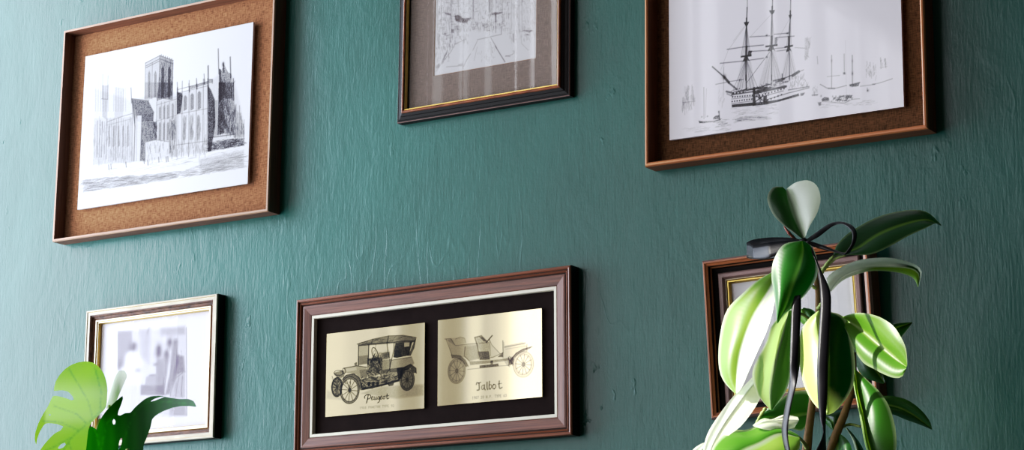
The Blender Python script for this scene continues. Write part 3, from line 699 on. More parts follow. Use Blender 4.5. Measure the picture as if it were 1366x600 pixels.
# ---- 4. two gold plates of motor cars on velvet
F4 = hang('framed_picture', -1.9781, .5043, R(.4), 'two gold plates of vintage motor cars side by side in one wide brown frame')
moulding('frame', .5541, .2693, [(0, 0), (0, .022), (.001, .0245), (.003, .025), (.0048, .0242), (.0058, .0225), (.0068, .0222), (.0085, .0232), (.0098, .0222), (.0112, .0198), (.0122, .0196), (.0128, .0208), (.0155, .0212), (.0285, .0188), (.030, .0178), (.030, .008)], M, F4,
         ['black', 'walnut_r', 'walnut_r', 'walnut_r', 'walnut_r', 'black', 'walnut_r', 'walnut_r', 'walnut', 'black', 'walnut', 'walnut', 'walnut', 'walnut', 'walnut', 'walnut'])
fr4 = [c for c in COL.objects if c.parent == F4][0]
moulding('slip', .5541-.06, .2693-.0632+.0028, [(0, .008), (0, .0182), (.0006, .0186), (.0046, .0184), (.0052, .0178), (.0052, .008)], M, fr4, ['cream']*6)['label'] = 'cream inner slip'
panel('velvet_backing', .5541-.06, .2693-.06, .004, .010, M['velvet'], F4)
goldp, goldi = srgb(192, 180, 146), srgb(14, 18, 26)
T_GLY = {  # stroke letters in a unit box, y downwards
    'T': [[(0, 0), (1, 0)], [(.5, 0), (.5, 1)]], 'Y': [[(0, 0), (.5, .5), (1, 0)], [(.5, .5), (.5, 1)]], 'P': [[(0, 1), (0, 0), (.8, .05), (.95, .28), (.75, .5), (0, .52)]],
    'E': [[(.9, 0), (0, 0), (0, 1), (.95, 1)], [(0, .5), (.7, .5)]], 'H': [[(0, 0), (0, 1)], [(.9, 0), (.9, 1)], [(0, .5), (.9, .5)]], '1': [[(.2, .2), (.5, 0), (.5, 1)]],
    '9': [[(.9, .35), (.6, .5), (.15, .45), (.05, .2), (.35, 0), (.8, .08), (.9, .4), (.8, .8), (.4, 1)]], '0': [[(.5, 0), (.1, .2), (.1, .8), (.5, 1), (.9, .8), (.9, .2), (.5, 0)]],
    '7': [[(0, 0), (.95, 0), (.4, 1)]], '2': [[(.05, .2), (.4, 0), (.85, .15), (.8, .45), (.05, 1), (.95, 1)]], '6': [[(.85, .05), (.4, .1), (.1, .5), (.15, .9), (.6, 1), (.9, .75), (.6, .5), (.1, .6)]],
    '3': [[(.1, .05), (.85, .05), (.45, .42), (.9, .65), (.7, .97), (.1, .95)]], '8': [[(.5, .48), (.1, .25), (.5, 0), (.9, .25), (.5, .48), (.05, .75), (.5, 1), (.95, .75), (.5, .48)]],
    'O': [[(.5, 0), (.05, .25), (.05, .75), (.5, 1), (.95, .75), (.95, .25), (.5, 0)]], 'N': [[(0, 1), (0, 0), (.9, 1), (.9, 0)]], 'A': [[(0, 1), (.5, 0), (1, 1)], [(.2, .65), (.8, .65)]], '.': [[(.3, .95), (.4, 1)]]}
def small_text(T, s, x0, y0, x1, y1, h, a):
    n = len(s)
    for i, ch in enumerate(s):
        for st in T_GLY.get(ch, []):
            w = (x1-x0)/n*.68
            q = []
            for u, v in st:
                x = x0+(x1-x0)*i/n+u*w; q += [x, y0+(y1-y0)*(x-x0)/(x1-x0)-h+v*h]
            P.line(T(*q), .55, a)
def word(T, strokes, w, a):
    for st, k in strokes: P.line([tuple(p) for p in smooth_line([(x, y) for x, y in T(*st)], 24)], w*k, a)
def wheel(T, x, y, rx, ry, tyre, a, spokes=12, spoke_a=.5, a_in=.3, rot=0.0, sk=-.08):
    def el(f, n=44): return [c for t in np.linspace(0, 2*math.pi, n, endpoint=False) for c in (x+rx*f*math.cos(t), y+ry*f*math.sin(t)+sk*rx*f*math.cos(t))]
    P.poly(T(*el(1.0)), a, .2); P.erase(T(*el(1-tyre)), .97); P.poly(T(*el(1-tyre)), a_in, .2)
    P.line(T(*(el(1.0)+el(1.0)[:2])), .8, min(1, a+.2)); P.line(T(*(el(1-tyre)+el(1-tyre)[:2])), .8, min(1, a+.15))
    for k in range(spokes):
        t = rot+2*math.pi*k/spokes; c, s = math.cos(t), math.sin(t); f0, f1 = .16, (1-tyre)*.97
        P.line(T(x+rx*f0*c, y+ry*f0*s+sk*rx*f0*c, x+rx*f1*c, y+ry*f1*s+sk*rx*f1*c), 1.0, spoke_a)
    P.poly(T(*el(.17)), min(1, spoke_a+.15), .2)
# hooded touring car
P = Print(-2.0931, .5043, .2049, .1422, R(.41), .014, 250, 215)
K = Z(430, 425, 4.444)
P.poly(K(380, 395, 600, 385, 600, 450, 440, 470, 230, 440, 300, 410), .26, .3, 5); P.poly(K(30, 420, 140, 470, 130, 480, 25, 470), .15, .3, 5)
P.poly(K(432, 142, 532, 135, 512, 214, 440, 230, 420, 226), .88, .25); P.poly(K(483, 137, 517, 133, 515, 160, 484, 165), .0); P.erase(K(484, 137, 517, 133, 515, 161, 485, 165), .75); P.poly(K(428, 185, 462, 180, 470, 222, 425, 228), .4, .5)
P.poly(K(206, 148, 232, 136, 300, 120, 392, 100, 470, 96, 520, 102, 556, 110, 548, 135, 500, 134, 440, 138, 290, 152, 216, 160), .5, .25, 1.2); P.poly(K(212, 152, 290, 143, 430, 133, 548, 124, 546, 138, 440, 142, 290, 155, 215, 161), .55, .2)
P.line(K(206, 148, 300, 118, 392, 99, 480, 96, 556, 109), 1.0, .6); P.line(K(300, 120, 290, 145), 1.2, .5); P.line(K(392, 100, 384, 140), 1.4, .5); P.hatch(K(206, 148, 300, 120, 392, 100, 556, 110, 546, 138, 290, 152), 9, -2, 40, .8, .35)
P.poly(K(548, 120, 556, 112, 545, 170, 522, 218, 490, 216, 520, 190), .7, .3)
P.line(K(215, 158, 213, 276), 1.5, .7); P.line(K(276, 152, 272, 268), 1.6, .75); P.poly(K(216, 160, 274, 154, 272, 262, 214, 272), .3, .25); P.poly(K(214, 220, 274, 212, 272, 264, 214, 274), .35, .3)
P.line(K(383, 142, 390, 200, 398, 228), 1.4, .65); P.line(K(318, 150, 312, 190), .8, .5)
P.line(K(425, 142, 424, 180, 412, 230, 398, 300, 380, 318), 1.4, .65)
P.poly(K(350, 200, 400, 192, 398, 232, 352, 242), .5, .3); P.blob(*K(378, 215)[0], 4, 5, .45); P.poly(K(325, 200, 350, 196, 355, 250, 330, 255), .35, .4)
P.ellipse(*K(312, 204)[0], 4.2, 7, 1.3, .8, .9); P.line(K(312, 204, 285, 258), 1.4, .75); P.ellipse(*K(312, 204)[0], 2, 3.3, .7, .5, .9)
P.poly(K(268, 232, 350, 224, 352, 320, 300, 345, 262, 340), .5, .6); P.hatch(K(268, 232, 350, 224, 352, 320, 262, 340), 3, 3, 90, 1.0, .6, 1.5); P.blob(*K(312, 238)[0], 4, 5, .6); P.blob(*K(295, 270)[0], 5, 3, .55); P.blob(*K(330, 300)[0], 4, 4, .6)
P.poly(K(352, 245, 412, 235, 400, 300, 352, 330), .42, .25); P.poly(K(412, 240, 530, 222, 545, 262, 505, 300, 470, 310, 400, 315), .36, .2); P.poly(K(355, 300, 500, 280, 470, 320, 360, 338), .5, .3)
P.line(K(412, 242, 528, 224), 1.0, .5); P.line(K(352, 240, 352, 335), 1.2, .6); P.line(K(400, 235, 400, 312), 1.2, .6); P.poly(K(440, 290, 475, 284, 470, 350, 450, 360), .85, .3)
P.poly(K(126, 290, 205, 276, 262, 284, 264, 345, 220, 350, 200, 325, 135, 318), .4, .2); P.line(K(126, 290, 205, 276, 264, 284), 1.2, .65); P.poly(K(200, 255, 206, 255, 206, 276, 192, 276, 190, 262), .6); P.poly(K(220, 300, 262, 296, 264, 350, 230, 352), .3, .3)
P.erase(K(140, 292, 200, 282, 205, 300, 145, 312), .45)
P.poly(K(68, 318, 125, 300, 135, 318, 128, 345, 90, 345, 72, 330), .55, .3); P.ellipse(*K(98, 318)[0], 6.2, 3.4, 1.1, .7); P.ellipse(*K(128, 308)[0], 2.4, 3.6, 1.0, .6)
wheel(K, 88, 402, 33, 58, .16, .78, 10, .6, .5); P.hatch(K(60, 340, 120, 335, 120, 440, 70, 450), 3, 3, 40, .9, .5)
P.poly(K(120, 352, 140, 330, 185, 322, 215, 340, 235, 380, 240, 418, 224, 420, 214, 375, 190, 345, 150, 342, 122, 366), .66, .2); P.line(K(118, 358, 145, 330, 190, 324, 222, 350, 240, 415), 1.1, .75)
P.poly(K(228, 355, 270, 345, 450, 325, 460, 345, 455, 366, 240, 420, 228, 400), .5, .5); P.hatch(K(228, 350, 450, 325, 455, 366, 240, 418), 6, -1.2, 90, 1.0, .55, 1.2); P.poly(K(236, 406, 330, 390, 430, 362, 456, 352, 456, 368, 330, 402, 240, 420), .8, .2)
for x in (270, 295, 320): P.poly(K(x, 372, x+14, 369, x+14, 394, x, 398), .85)
P.poly(K(360, 350, 440, 335, 445, 345, 362, 362), .25); P.poly(K(385, 385, 425, 376, 420, 392, 395, 396), .75)
wheel(K, 502, 358, 43, 64, .22, .62, 12, .5, .55); P.poly(K(455, 330, 476, 290, 520, 268, 552, 288, 556, 318, 540, 318, 520, 292, 490, 305, 470, 345), .72, .2); P.line(K(458, 330, 478, 288, 522, 266, 554, 290, 556, 320), 1.1, .75)
wheel(K, 163, 420, 57, 80, .17, .62, 12, .72, .05, .12)
P.hatch(K(130, 370, 165, 350, 165, 420), 2, 4, 10, 1.2, .5)
W1 = [((272, 450, 268, 472, 262, 496), 1.4), ((252, 468, 250, 458, 262, 448, 278, 446, 287, 455, 282, 468, 268, 473), 1.2), ((291, 470, 301, 463, 298, 456, 291, 464, 293, 477, 304, 473), 1), ((309, 458, 308, 474, 315, 475, 320, 458, 320, 474, 325, 472), 1), ((338, 459, 330, 459, 329, 472, 337, 471, 340, 458, 338, 486, 328, 494), 1.1),
      ((344, 468, 353, 461, 350, 454, 344, 462, 346, 474, 356, 469), 1), ((368, 455, 360, 460, 362, 472, 371, 468, 368, 455), 1), ((384, 442, 382, 466, 386, 471, 394, 467), 1.2), ((374, 455, 394, 451), .9)]
word(K, W1, 1.05, .85)
small_text(K, '1908 PHAETON TYPE 92', 222, 531, 428, 517, 13, .42)
P.tint = np.ones((215, 250, 1))
o = P.build('etched_plate', M['brass'], F4, goldp, goldi, (-2.0931+1.9781, 0, .014), .003, .05, 1.6); o['label'] = 'gold plate etched with a hooded touring car'
# open tourer
P = Print(-1.863, .5058, .2021, .1419, R(.39), .014, 250, 215)
L = Z(580, 410, 4.444)
P.poly(L(75, 195, 100, 188, 122, 228, 250, 214, 262, 308, 205, 322, 180, 300, 100, 285, 88, 240), .24, .25); P.line(L(60, 190, 95, 187, 122, 228, 250, 214), .9, .45); P.line(L(68, 192, 88, 245, 102, 286), .9, .45); P.poly(L(60, 190, 95, 185, 175, 180, 185, 215, 120, 226), .18, .4); P.line(L(125, 190, 150, 178, 178, 186, 185, 212), .8, .4)
P.line(L(180, 235, 175, 290, 205, 320), 1.0, .5); P.line(L(252, 216, 260, 308), 1.0, .45); P.poly(L(178, 236, 250, 226, 258, 305, 205, 318, 180, 296), .16, .3)
P.poly(L(236, 180, 278, 170, 305, 200, 325, 214, 325, 262, 270, 262, 252, 230), .34, .4); P.line(L(236, 180, 250, 225, 262, 262), 1.2, .55); P.line(L(240, 180, 276, 170, 308, 202), 1.6, .5); P.poly(L(262, 175, 285, 180, 308, 205, 290, 205), .6, .3); P.line(L(262, 215, 320, 210), 1.0, .5)
P.line(L(308, 208, 340, 170), 1.9, .7); P.line(L(322, 190, 338, 225, 388, 278), .9, .55); P.line(L(326, 200, 330, 290), 1.0, .5)
P.poly(L(256, 263, 322, 262, 328, 312, 266, 314), .72, .2); P.poly(L(326, 215, 382, 274, 342, 300, 330, 300), .12, .3); P.line(L(330, 300, 345, 298, 405, 270), 1.2, .55); P.poly(L(372, 296, 404, 268, 404, 298), .7, .2)
P.poly(L(403, 206, 412, 208, 416, 238, 528, 214, 546, 236, 545, 268, 465, 300, 410, 302, 404, 260), .2, .2); P.line(L(403, 200, 405, 298), 1.4, .5); P.line(L(414, 238, 535, 214), 1.5, .5); P.line(L(416, 232, 520, 210), .7, .4); P.line(L(545, 222, 546, 262), 1.2, .45); P.line(L(420, 250, 540, 232), .6, .35)
P.poly(L(205, 322, 340, 314, 465, 300, 470, 312, 345, 330, 210, 345), .45, .25); P.poly(L(266, 346, 330, 340, 376, 334, 380, 350, 266, 362), .7, .2); P.line(L(195, 370, 265, 362, 380, 350, 440, 345), .9, .45); P.poly(L(330, 318, 345, 316, 345, 338, 330, 340), .6, .3); P.poly(L(400, 305, 460, 296, 462, 340, 430, 350), .3, .5); P.hatch(L(425, 300, 470, 290, 465, 345, 430, 350), 1, 4, 26, 1.0, .5)
wheel(L, 131, 378, 52, 75, .12, .22, 12, .3, .18, .1); P.ellipse(*L(131, 378)[0], 9, 13, .8, .35)
P.poly(L(98, 286, 150, 290, 180, 315, 198, 350, 186, 356, 165, 322, 130, 302, 102, 304), .55, .25); P.line(L(98, 284, 150, 288, 182, 314, 200, 352), 1.0, .5)
wheel(L, 525, 340, 60, 76, .2, .22, 12, .5, .04, .13); P.ellipse(*L(525, 340)[0], 9.8, 12.4, .7, .4)
P.poly(L(440, 322, 455, 300, 480, 274, 520, 250, 575, 236, 565, 246, 525, 262, 490, 282, 470, 305, 462, 340, 450, 342), .62, .2); P.line(L(448, 318, 480, 274, 522, 250, 575, 235), 1.2, .6)
W2 = [((247, 458, 250, 448, 262, 450, 272, 446), 1.7), ((262, 450, 264, 478, 262, 490, 252, 492), 1.9), ((290, 462, 280, 466, 279, 484, 286, 488, 293, 478), 1.2), ((294, 460, 294, 480, 299, 490), 1.7), ((310, 445, 310, 478, 314, 488), 1.8), ((324, 440, 322, 478, 328, 486), 1.7), ((324, 462, 334, 460, 336, 474, 328, 486), 1.2),
      ((350, 458, 343, 466, 344, 480, 352, 484), 1.6), ((350, 458, 360, 462, 360, 476, 352, 484), 1.5), ((382, 438, 381, 466, 386, 482, 398, 476), 1.8), ((374, 456, 396, 452), 1.0)]
word(L, W2, 1.0, .62)
small_text(L, '1907 20 H.P. TYPE 63', 222, 545, 428, 530, 15, .55)
o = P.build('etched_plate', M['brass'], F4, goldp, srgb(40, 32, 36), (-1.863+1.9781, .0015, .014), .003, .05, 1.5); o['label'] = 'gold plate etched with an open car facing right'

# ---- 5. faded photograph behind glass
F5 = hang('framed_picture', -2.597, .5371, R(.38), 'faded photograph of women in white gowns in an ivory and brown frame')
moulding('frame', .3188, .2559, [(0, 0), (0, .019), (.001, .022), (.0035, .022), (.0042, .021), (.0098, .021), (.0106, .0195), (.0125, .0185), (.0132, .0165), (.0185, .0135), (.0195, .0155), (.0218, .0155), (.0228, .0135), (.0248, .0135), (.0262, .010), (.0262, .006)], M, F5,
         ['black', 'ivory', 'ivory', 'gold', 'ivory', 'mauve', 'mottled', 'mottled', 'mottled', 'gold', 'palegold', 'gold', 'palegold', 'gold', 'gold', 'gold'])
P = Print(-2.602, .5375, .268, .2075, R(.31), .006, 300, 250)
J = Z(130, 415, 4.138)
P.poly(J(115, 112, 490, 92, 490, 578, 200, 590, 115, 560), .10, .15, 6)
P.poly(J(115, 112, 190, 108, 190, 170, 150, 300, 115, 310), .3, .2, 8); P.line(J(116, 110, 116, 320), 1.4, .25); P.poly(J(235, 100, 295, 95, 285, 300, 240, 240), .14, .2, 12); P.poly(J(345, 92, 482, 82, 482, 128, 350, 136), .2, .2, 8); P.line(J(490, 92, 492, 575), 1.2, .32); P.line(J(285, 90, 275, 125), 1.6, .3); P.line(J(235, 95, 230, 130), 1.0, .2)
P.blob(*J(195, 203)[0], 4.4, 6.5, .55); P.blob(*J(200, 190)[0], 5, 4, .3); P.erase(J(150, 240, 190, 215, 225, 230, 250, 280, 240, 410, 150, 400), .7, 8); P.blob(*J(225, 325)[0], 4, 3, .25); P.blob(*J(122, 295)[0], 2.5, 7, .35)
P.blob(*J(338, 222)[0], 4.2, 9, .62); P.poly(J(325, 195, 345, 190, 352, 245, 330, 260), .3, .1, 5); P.blob(*J(399, 176)[0], 3.6, 6.5, .72); P.blob(*J(430, 178)[0], 3, 6, .66); P.blob(*J(398, 186)[0], 2.2, 3, -.3)
P.poly(J(328, 270, 362, 262, 372, 460, 325, 455), .36, .2, 5); P.poly(J(365, 235, 385, 208, 395, 240, 385, 330, 365, 460), .35, .2, 6); P.poly(J(412, 205, 440, 200, 446, 280, 420, 380, 400, 455, 375, 460, 400, 340), .42, .2, 6); P.blob(*J(380, 240)[0], 3, 5, .4)
P.poly(J(438, 240, 475, 250, 482, 335, 440, 350, 412, 420, 420, 330), .45, .2, 6); P.poly(J(400, 458, 440, 358, 482, 338, 482, 475, 400, 478), .16, .2, 4); P.line(J(402, 455, 432, 368, 470, 340), 1.0, .35); P.line(J(430, 468, 448, 370), 1.4, .22); P.line(J(462, 470, 468, 360), 1.4, .25)
P.poly(J(240, 405, 300, 412, 365, 410, 365, 464, 238, 460), .42, .2, 5); P.poly(J(268, 362, 325, 355, 325, 412, 262, 414), .24, .2, 4); P.poly(J(285, 350, 318, 346, 318, 358, 285, 360), .4, .2, 3); P.poly(J(306, 288, 332, 284, 330, 298, 308, 300), .35, .2, 3); P.line(J(325, 300, 322, 452), 1.0, .3)
P.poly(J(395, 530, 488, 520, 488, 572, 400, 575), .25, .2, 8); P.line(J(330, 560, 488, 570), .8, .15)
P.hatch(J(325, 200, 470, 200, 470, 470, 325, 470), 0, 8, 60, 1.0, .14)
P.build('print', M['paperink'], F5, srgb(228, 226, 234), srgb(88, 74, 100), (-.005, .0004, .006), .002, gain=2.2)
glass(.268, .205, .0085, F5, mt='dullglass')

# ---- 6. frame behind the rubber plant, tipping forward
LEAN6 = R(3.3); W6, H6 = .271, .24
F6 = hang('framed_picture', -1.3215, .503, R(1.0), 'orange-brown frame half hidden behind the rubber plant', LEAN6, H6)
moulding('frame', W6, H6, [(0, 0), (0, .0258), (.0028, .030), (.005, .030), (.0062, .0285), (.0095, .027), (.0105, .022), (.0125, .021), (.0135, .0165), (.020, .0135), (.021, .0175), (.0225, .0185), (.0275, .0185), (.029, .0165), (.0305, .0135), (.032, .0142), (.0335, .0128), (.035, .013), (.037, .0095), (.037, .004)], M, F6,
         ['walnut_r', 'mauve', 'brown_o', 'brown_o', 'brown_o', 'black', 'brown_o', 'black', 'black', 'mauve', 'mauve', 'mauve', 'mauve', 'mauve', 'palegold', 'gold', 'gold', 'gold', 'gold', 'gold'])
pw, ph6 = W6-.072, H6-.072
P = Print(-1.3215, .503, pw, ph6, R(1.0), .006, 60, 50)
P.build('print', M['paperink'], F6, srgb(224, 226, 232), srgb(90, 90, 96), (0, 0, .006), .002)
glass(pw, ph6, .008, F6)

# ------------------------------------------------------------------ leaves
DARK, MID, LIGHT, PALE, WHITE = srgb(22, 66, 24), srgb(44, 104, 30), srgb(118, 160, 60), srgb(190, 200, 178), srgb(232, 236, 220)  # PALE and WHITE also carry sunlight on the bright leaves
def lerp(a, b, t): return tuple(a[i]+(b[i]-a[i])*t for i in range(3))+(1.0,)
def leaf(name, mid, left, right, Y, parent, cl=DARK, cr=DARK, dl=0.0, dr=0.0, rim=PALE, arch=0.0, vein=LIGHT, tone=None, mat='ficus', bulge=.006, label=None):
    """blade lofted between its two outlines through the midrib; Y = (depth at base, depth at tip), dl/dr = how far each edge lies behind the midrib"""
    n, k = 26, 7
    Mx, Lx, Rx = (smooth_line(q, n) for q in (mid, left, right))
    verts, cols, faces, uvs = [], [], [], []
    for i in range(n):
        t = i/(n-1); y = Y[0]+(Y[1]-Y[0])*t-arch*math.sin(math.pi*t)
        env = math.sin(math.pi*min(1, max(0, t*.96+.02)))**.6
        for j in range(-k, k+1):
            s = j/k; e = Lx[i] if s < 0 else Rx[i]; a = abs(s)
            p = Mx[i]*(1-a)+e*a
            yy = y+(dl if s < 0 else dr)*a*env-bulge*math.sin(math.pi*a)*env+.0014*math.sin(9*t+s*3)
            verts.append(at(p[0], p[1], yy))
            c = cl if s < 0 else cr
            if tone: c = tone(t, s, c)
            if a < .1: c = lerp(vein, c, .35+.4*a/.1)
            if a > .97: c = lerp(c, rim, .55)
            cols.append(c)
    w = 2*k+1
    for i in range(n-1):
        for j in range(2*k):
            faces.append((i*w+j, i*w+j+1, (i+1)*w+j+1, (i+1)*w+j))
            uvs.append([(i/(n-1), abs(j/k-1)), (i/(n-1), abs((j+1)/k-1)), ((i+1)/(n-1), abs((j+1)/k-1)), ((i+1)/(n-1), abs(j/k-1))])
    o = mesh_obj(name, verts, faces, M[mat], parent, smooth=True, uvs=uvs)
    ca = o.data.color_attributes.new('tone', 'FLOAT_COLOR', 'POINT'); ca.data.foreach_set('color', np.array(cols, 'f').ravel())
    if label: o['label'] = label
    return o

# ---- rubber plant
base = at(1071, 640, 2.44)
SIDE_TOP = .95
rp = empty('rubber_plant', (base.x, 2.44, SIDE_TOP))
tag(rp, 'tall rubber plant with glossy oval leaves, a black ribbon tied round it', 'plant')
inv = Matrix.Translation(-rp.location)
def under(o, root):                       # keep world placement when parenting to an unrotated empty
    o.parent = root; o.matrix_parent_inverse = Matrix.Translation(-root.location)
    return o
def rl(*a, **k):
    o = leaf('leaf', *a, None, **k); return under(o, rp)
def T4(f): return f
# top young leaf: left half dark, right half pale
rl([(1072, 320), (1066, 303), (1060, 286), (1055, 270), (1049, 254)], [(1072, 320), (1046, 301), (1030, 284), (1023.5, 264), (1031, 250), (1044, 249)], [(1073, 319), (1080, 302), (1090.5, 283), (1094.6, 265), (1090, 248), (1078, 240.5), (1062, 243), (1050, 251)],
   (2.40, 2.42), cl=DARK, cr=PALE, dl=-.012, dr=-.02, vein=MID)
rl([(1070, 321), (1071, 336), (1066, 355), (1058.5, 375), (1048, 408), (1037, 431)], [(1068, 321), (1050, 324), (1040, 331.5), (1031, 350), (1029, 368), (1031, 383), (1034, 404), (1036.5, 431)], [(1072, 321), (1082, 327), (1088, 339), (1091, 356), (1088.5, 372), (1078, 389), (1066, 402), (1055, 413), (1046, 419), (1038, 431)],
   (2.36, 2.33), cl=srgb(40, 110, 32), cr=srgb(18, 66, 26), dl=.0, dr=.03, vein=srgb(96, 150, 60), label='drooping leaf at the front of the crown')
rl([(1111.5, 341.5), (1128, 337), (1146, 330), (1171, 313), (1203, 300), (1235, 293), (1255, 301)], [(1111.5, 341.5), (1114, 331), (1120, 322), (1135, 308.6), (1165, 291.6), (1192, 283), (1220, 279.7), (1239, 284), (1256, 300)], [(1111.5, 342), (1128.6, 340), (1160.5, 339.3), (1184, 330), (1211, 315), (1235, 304), (1250, 297), (1256, 302)],
   (2.42, 2.46), cl=DARK, cr=srgb(30, 78, 34), dl=.03, dr=-.02, rim=srgb(150, 180, 120))
def arching(t, s, c):
    if s < 0: return lerp(WHITE, DARK, min(1, max(0, (t-.62)*7))) if s > -.55 else lerp(WHITE, PALE, max(0, t-.5))
    return lerp(WHITE, srgb(112, 158, 50), min(1, max(0, (t-.32)*7)))
rl([(1107, 388), (1122, 370), (1142, 360), (1160, 356.5), (1190, 356), (1215, 358), (1226, 366), (1225, 382)], [(1104, 378), (1103, 370), (1115, 360), (1140, 348.3), (1165, 344), (1190, 344), (1215, 350), (1226, 356), (1229.5, 364), (1225.5, 382)], [(1109, 389), (1123, 375), (1143, 366), (1167, 361), (1198, 363.5), (1216, 369.5), (1221.7, 376), (1224, 383)],
   (2.41, 2.47), cl=PALE, cr=PALE, dl=.02, dr=.01, tone=arching, vein=PALE, label='arching leaf showing its pale underside')
# big leaf on the left, sunlit half and edge coloured pale
rl([(1033, 362), (1029, 382), (1008, 421), (992, 461), (986, 487), (982, 524)], [(1033, 361), (1010, 374), (991, 391), (972, 410), (963, 433), (958.4, 468), (960, 495), (968, 512), (981, 525)], [(1036, 364), (1036, 385), (1031, 414), (1023, 441), (1009, 472), (998, 497), (990, 516), (983, 525)],
   (2.42, 2.38), cl=srgb(124, 166, 62), cr=PALE, dl=.01, dr=-.045, rim=WHITE, vein=WHITE)
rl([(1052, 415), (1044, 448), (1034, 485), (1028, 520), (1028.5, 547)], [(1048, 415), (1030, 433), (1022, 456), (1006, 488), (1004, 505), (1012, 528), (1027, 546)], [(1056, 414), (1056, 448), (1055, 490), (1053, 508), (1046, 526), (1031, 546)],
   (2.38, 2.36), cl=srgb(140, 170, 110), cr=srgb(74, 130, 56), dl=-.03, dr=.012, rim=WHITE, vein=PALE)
rl([(1018, 497), (1000, 518), (984, 540), (966, 566), (950, 596), (938, 640)], [(1012, 494), (994, 513), (976, 531), (960.7, 551), (945, 575.6), (938, 600), (934, 640)], [(1020, 500), (1017, 522), (1011.5, 536), (1000.7, 553), (987, 569.5), (968, 585), (956, 612), (942, 640)],
   (2.42, 2.36), cl=WHITE, cr=srgb(214, 222, 190), dl=-.02, dr=-.03, rim=WHITE, vein=WHITE)  # brightness of a sun-blown leaf put into its colour
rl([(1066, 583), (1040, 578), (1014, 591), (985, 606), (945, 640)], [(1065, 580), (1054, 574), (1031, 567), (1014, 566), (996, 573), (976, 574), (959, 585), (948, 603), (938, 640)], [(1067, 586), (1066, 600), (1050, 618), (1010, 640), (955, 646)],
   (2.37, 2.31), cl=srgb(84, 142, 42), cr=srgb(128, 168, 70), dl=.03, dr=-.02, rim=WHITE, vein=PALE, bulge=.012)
rl([(1066, 560), (1042, 560), (1020, 562), (1006, 568)], [(1060, 570), (1045, 574), (1022, 573), (1004, 568)], [(1064, 556), (1046, 553), (1030, 559), (1018, 558), (1004, 567)],
   (2.40, 2.36), cl=WHITE, cr=WHITE, dl=-.02, dr=-.01, rim=WHITE, vein=WHITE)
rl([(1079, 552), (1054, 556), (1030, 557), (1012, 560)], [(1079, 530), (1077, 522), (1060, 522), (1047, 528), (1033, 540), (1021, 546), (1011, 559)], [(1079, 560), (1070, 574), (1054, 571), (1033, 568), (1014, 562)],
   (2.46, 2.44), cl=srgb(40, 100, 34), cr=srgb(46, 112, 38), dl=-.01, dr=-.02, rim=srgb(200, 210, 170), vein=srgb(120, 160, 70))
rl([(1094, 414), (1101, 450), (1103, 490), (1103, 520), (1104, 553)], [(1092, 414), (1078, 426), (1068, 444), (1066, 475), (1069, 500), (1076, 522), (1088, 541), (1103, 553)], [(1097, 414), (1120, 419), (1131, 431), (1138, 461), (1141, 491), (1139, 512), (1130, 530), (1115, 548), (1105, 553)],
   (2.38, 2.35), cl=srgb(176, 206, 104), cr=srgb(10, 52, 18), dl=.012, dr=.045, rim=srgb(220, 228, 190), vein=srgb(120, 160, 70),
   tone=lambda t, s, c: lerp(c, srgb(206, 218, 150), min(1, max(0, (t-.72-.12*s)*8))) if s > 0 else c)  # lit left half, dark right half and sunlit tip put into colour
rl([(1122, 424), (1138, 432), (1149, 440), (1177, 463), (1209, 489)], [(1122, 423), (1138, 417.7), (1155, 417.7), (1174, 423), (1191, 434), (1201, 448), (1208, 463), (1210, 478), (1210, 488)], [(1122, 427), (1131, 446), (1140, 467), (1152, 484), (1165, 491.5), (1177, 498), (1192, 503.7), (1203, 502.5), (1209, 492)],
   (2.41, 2.36), cl=srgb(104, 156, 46), cr=srgb(92, 146, 42), dl=-.02, dr=-.012, rim=srgb(214, 224, 180), vein=srgb(180, 200, 120))
rl([(1150, 452), (1180, 441), (1217, 430)], [(1155, 445), (1190, 432), (1216, 429.5)], [(1158, 462), (1192, 462), (1204, 449), (1217, 431)], (2.50, 2.52), cl=DARK, cr=DARK, dl=-.01, dr=.01, rim=PALE)
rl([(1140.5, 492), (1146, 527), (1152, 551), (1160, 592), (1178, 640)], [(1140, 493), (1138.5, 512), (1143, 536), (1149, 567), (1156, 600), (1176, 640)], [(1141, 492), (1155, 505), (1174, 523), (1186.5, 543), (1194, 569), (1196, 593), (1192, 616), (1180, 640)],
   (2.38, 2.33), cl=srgb(128, 172, 60), cr=srgb(64, 126, 34), dl=-.01, dr=.005, rim=srgb(210, 222, 180), vein=srgb(40, 90, 30))  # left half coloured lighter for the light on it
rl([(1160, 540), (1190, 541), (1215, 551), (1243, 572)], [(1165, 531), (1178, 528), (1194, 528.5), (1212, 534), (1229, 547), (1240, 561), (1243.5, 572)], [(1165, 552), (1188, 552), (1207, 559), (1229, 567), (1243, 573)], (2.48, 2.50), cl=srgb(34, 86, 32), cr=DARK, dl=-.012, dr=.01, rim=srgb(60, 110, 60))
rl([(1117, 577), (1117, 600), (1117, 650)], [(1116, 577), (1106, 583), (1101, 594), (1098, 620), (1115, 650)], [(1118, 577), (1128, 584), (1135, 595), (1139, 620), (1119, 650)], (2.45, 2.42), cl=DARK, cr=srgb(32, 84, 34), dl=.015, dr=-.01, rim=MID)
rl([(1129, 570), (1141, 590), (1150, 620)], [(1128, 571), (1135, 582), (1141, 600), (1147, 620)], [(1130, 570), (1140, 581), (1152, 600), (1153, 620)], (2.47, 2.46), cl=PALE, cr=DARK, dl=.01, dr=.015, rim=MID)
rl([(1136, 440), (1156, 475), (1180, 510)], [(1136, 440), (1140, 480), (1152, 502), (1178, 512)], [(1138, 438), (1168, 468), (1184, 490), (1182, 510)], (2.47, 2.49), cl=srgb(26, 76, 30), cr=DARK, dl=.01, dr=.01, rim=MID)
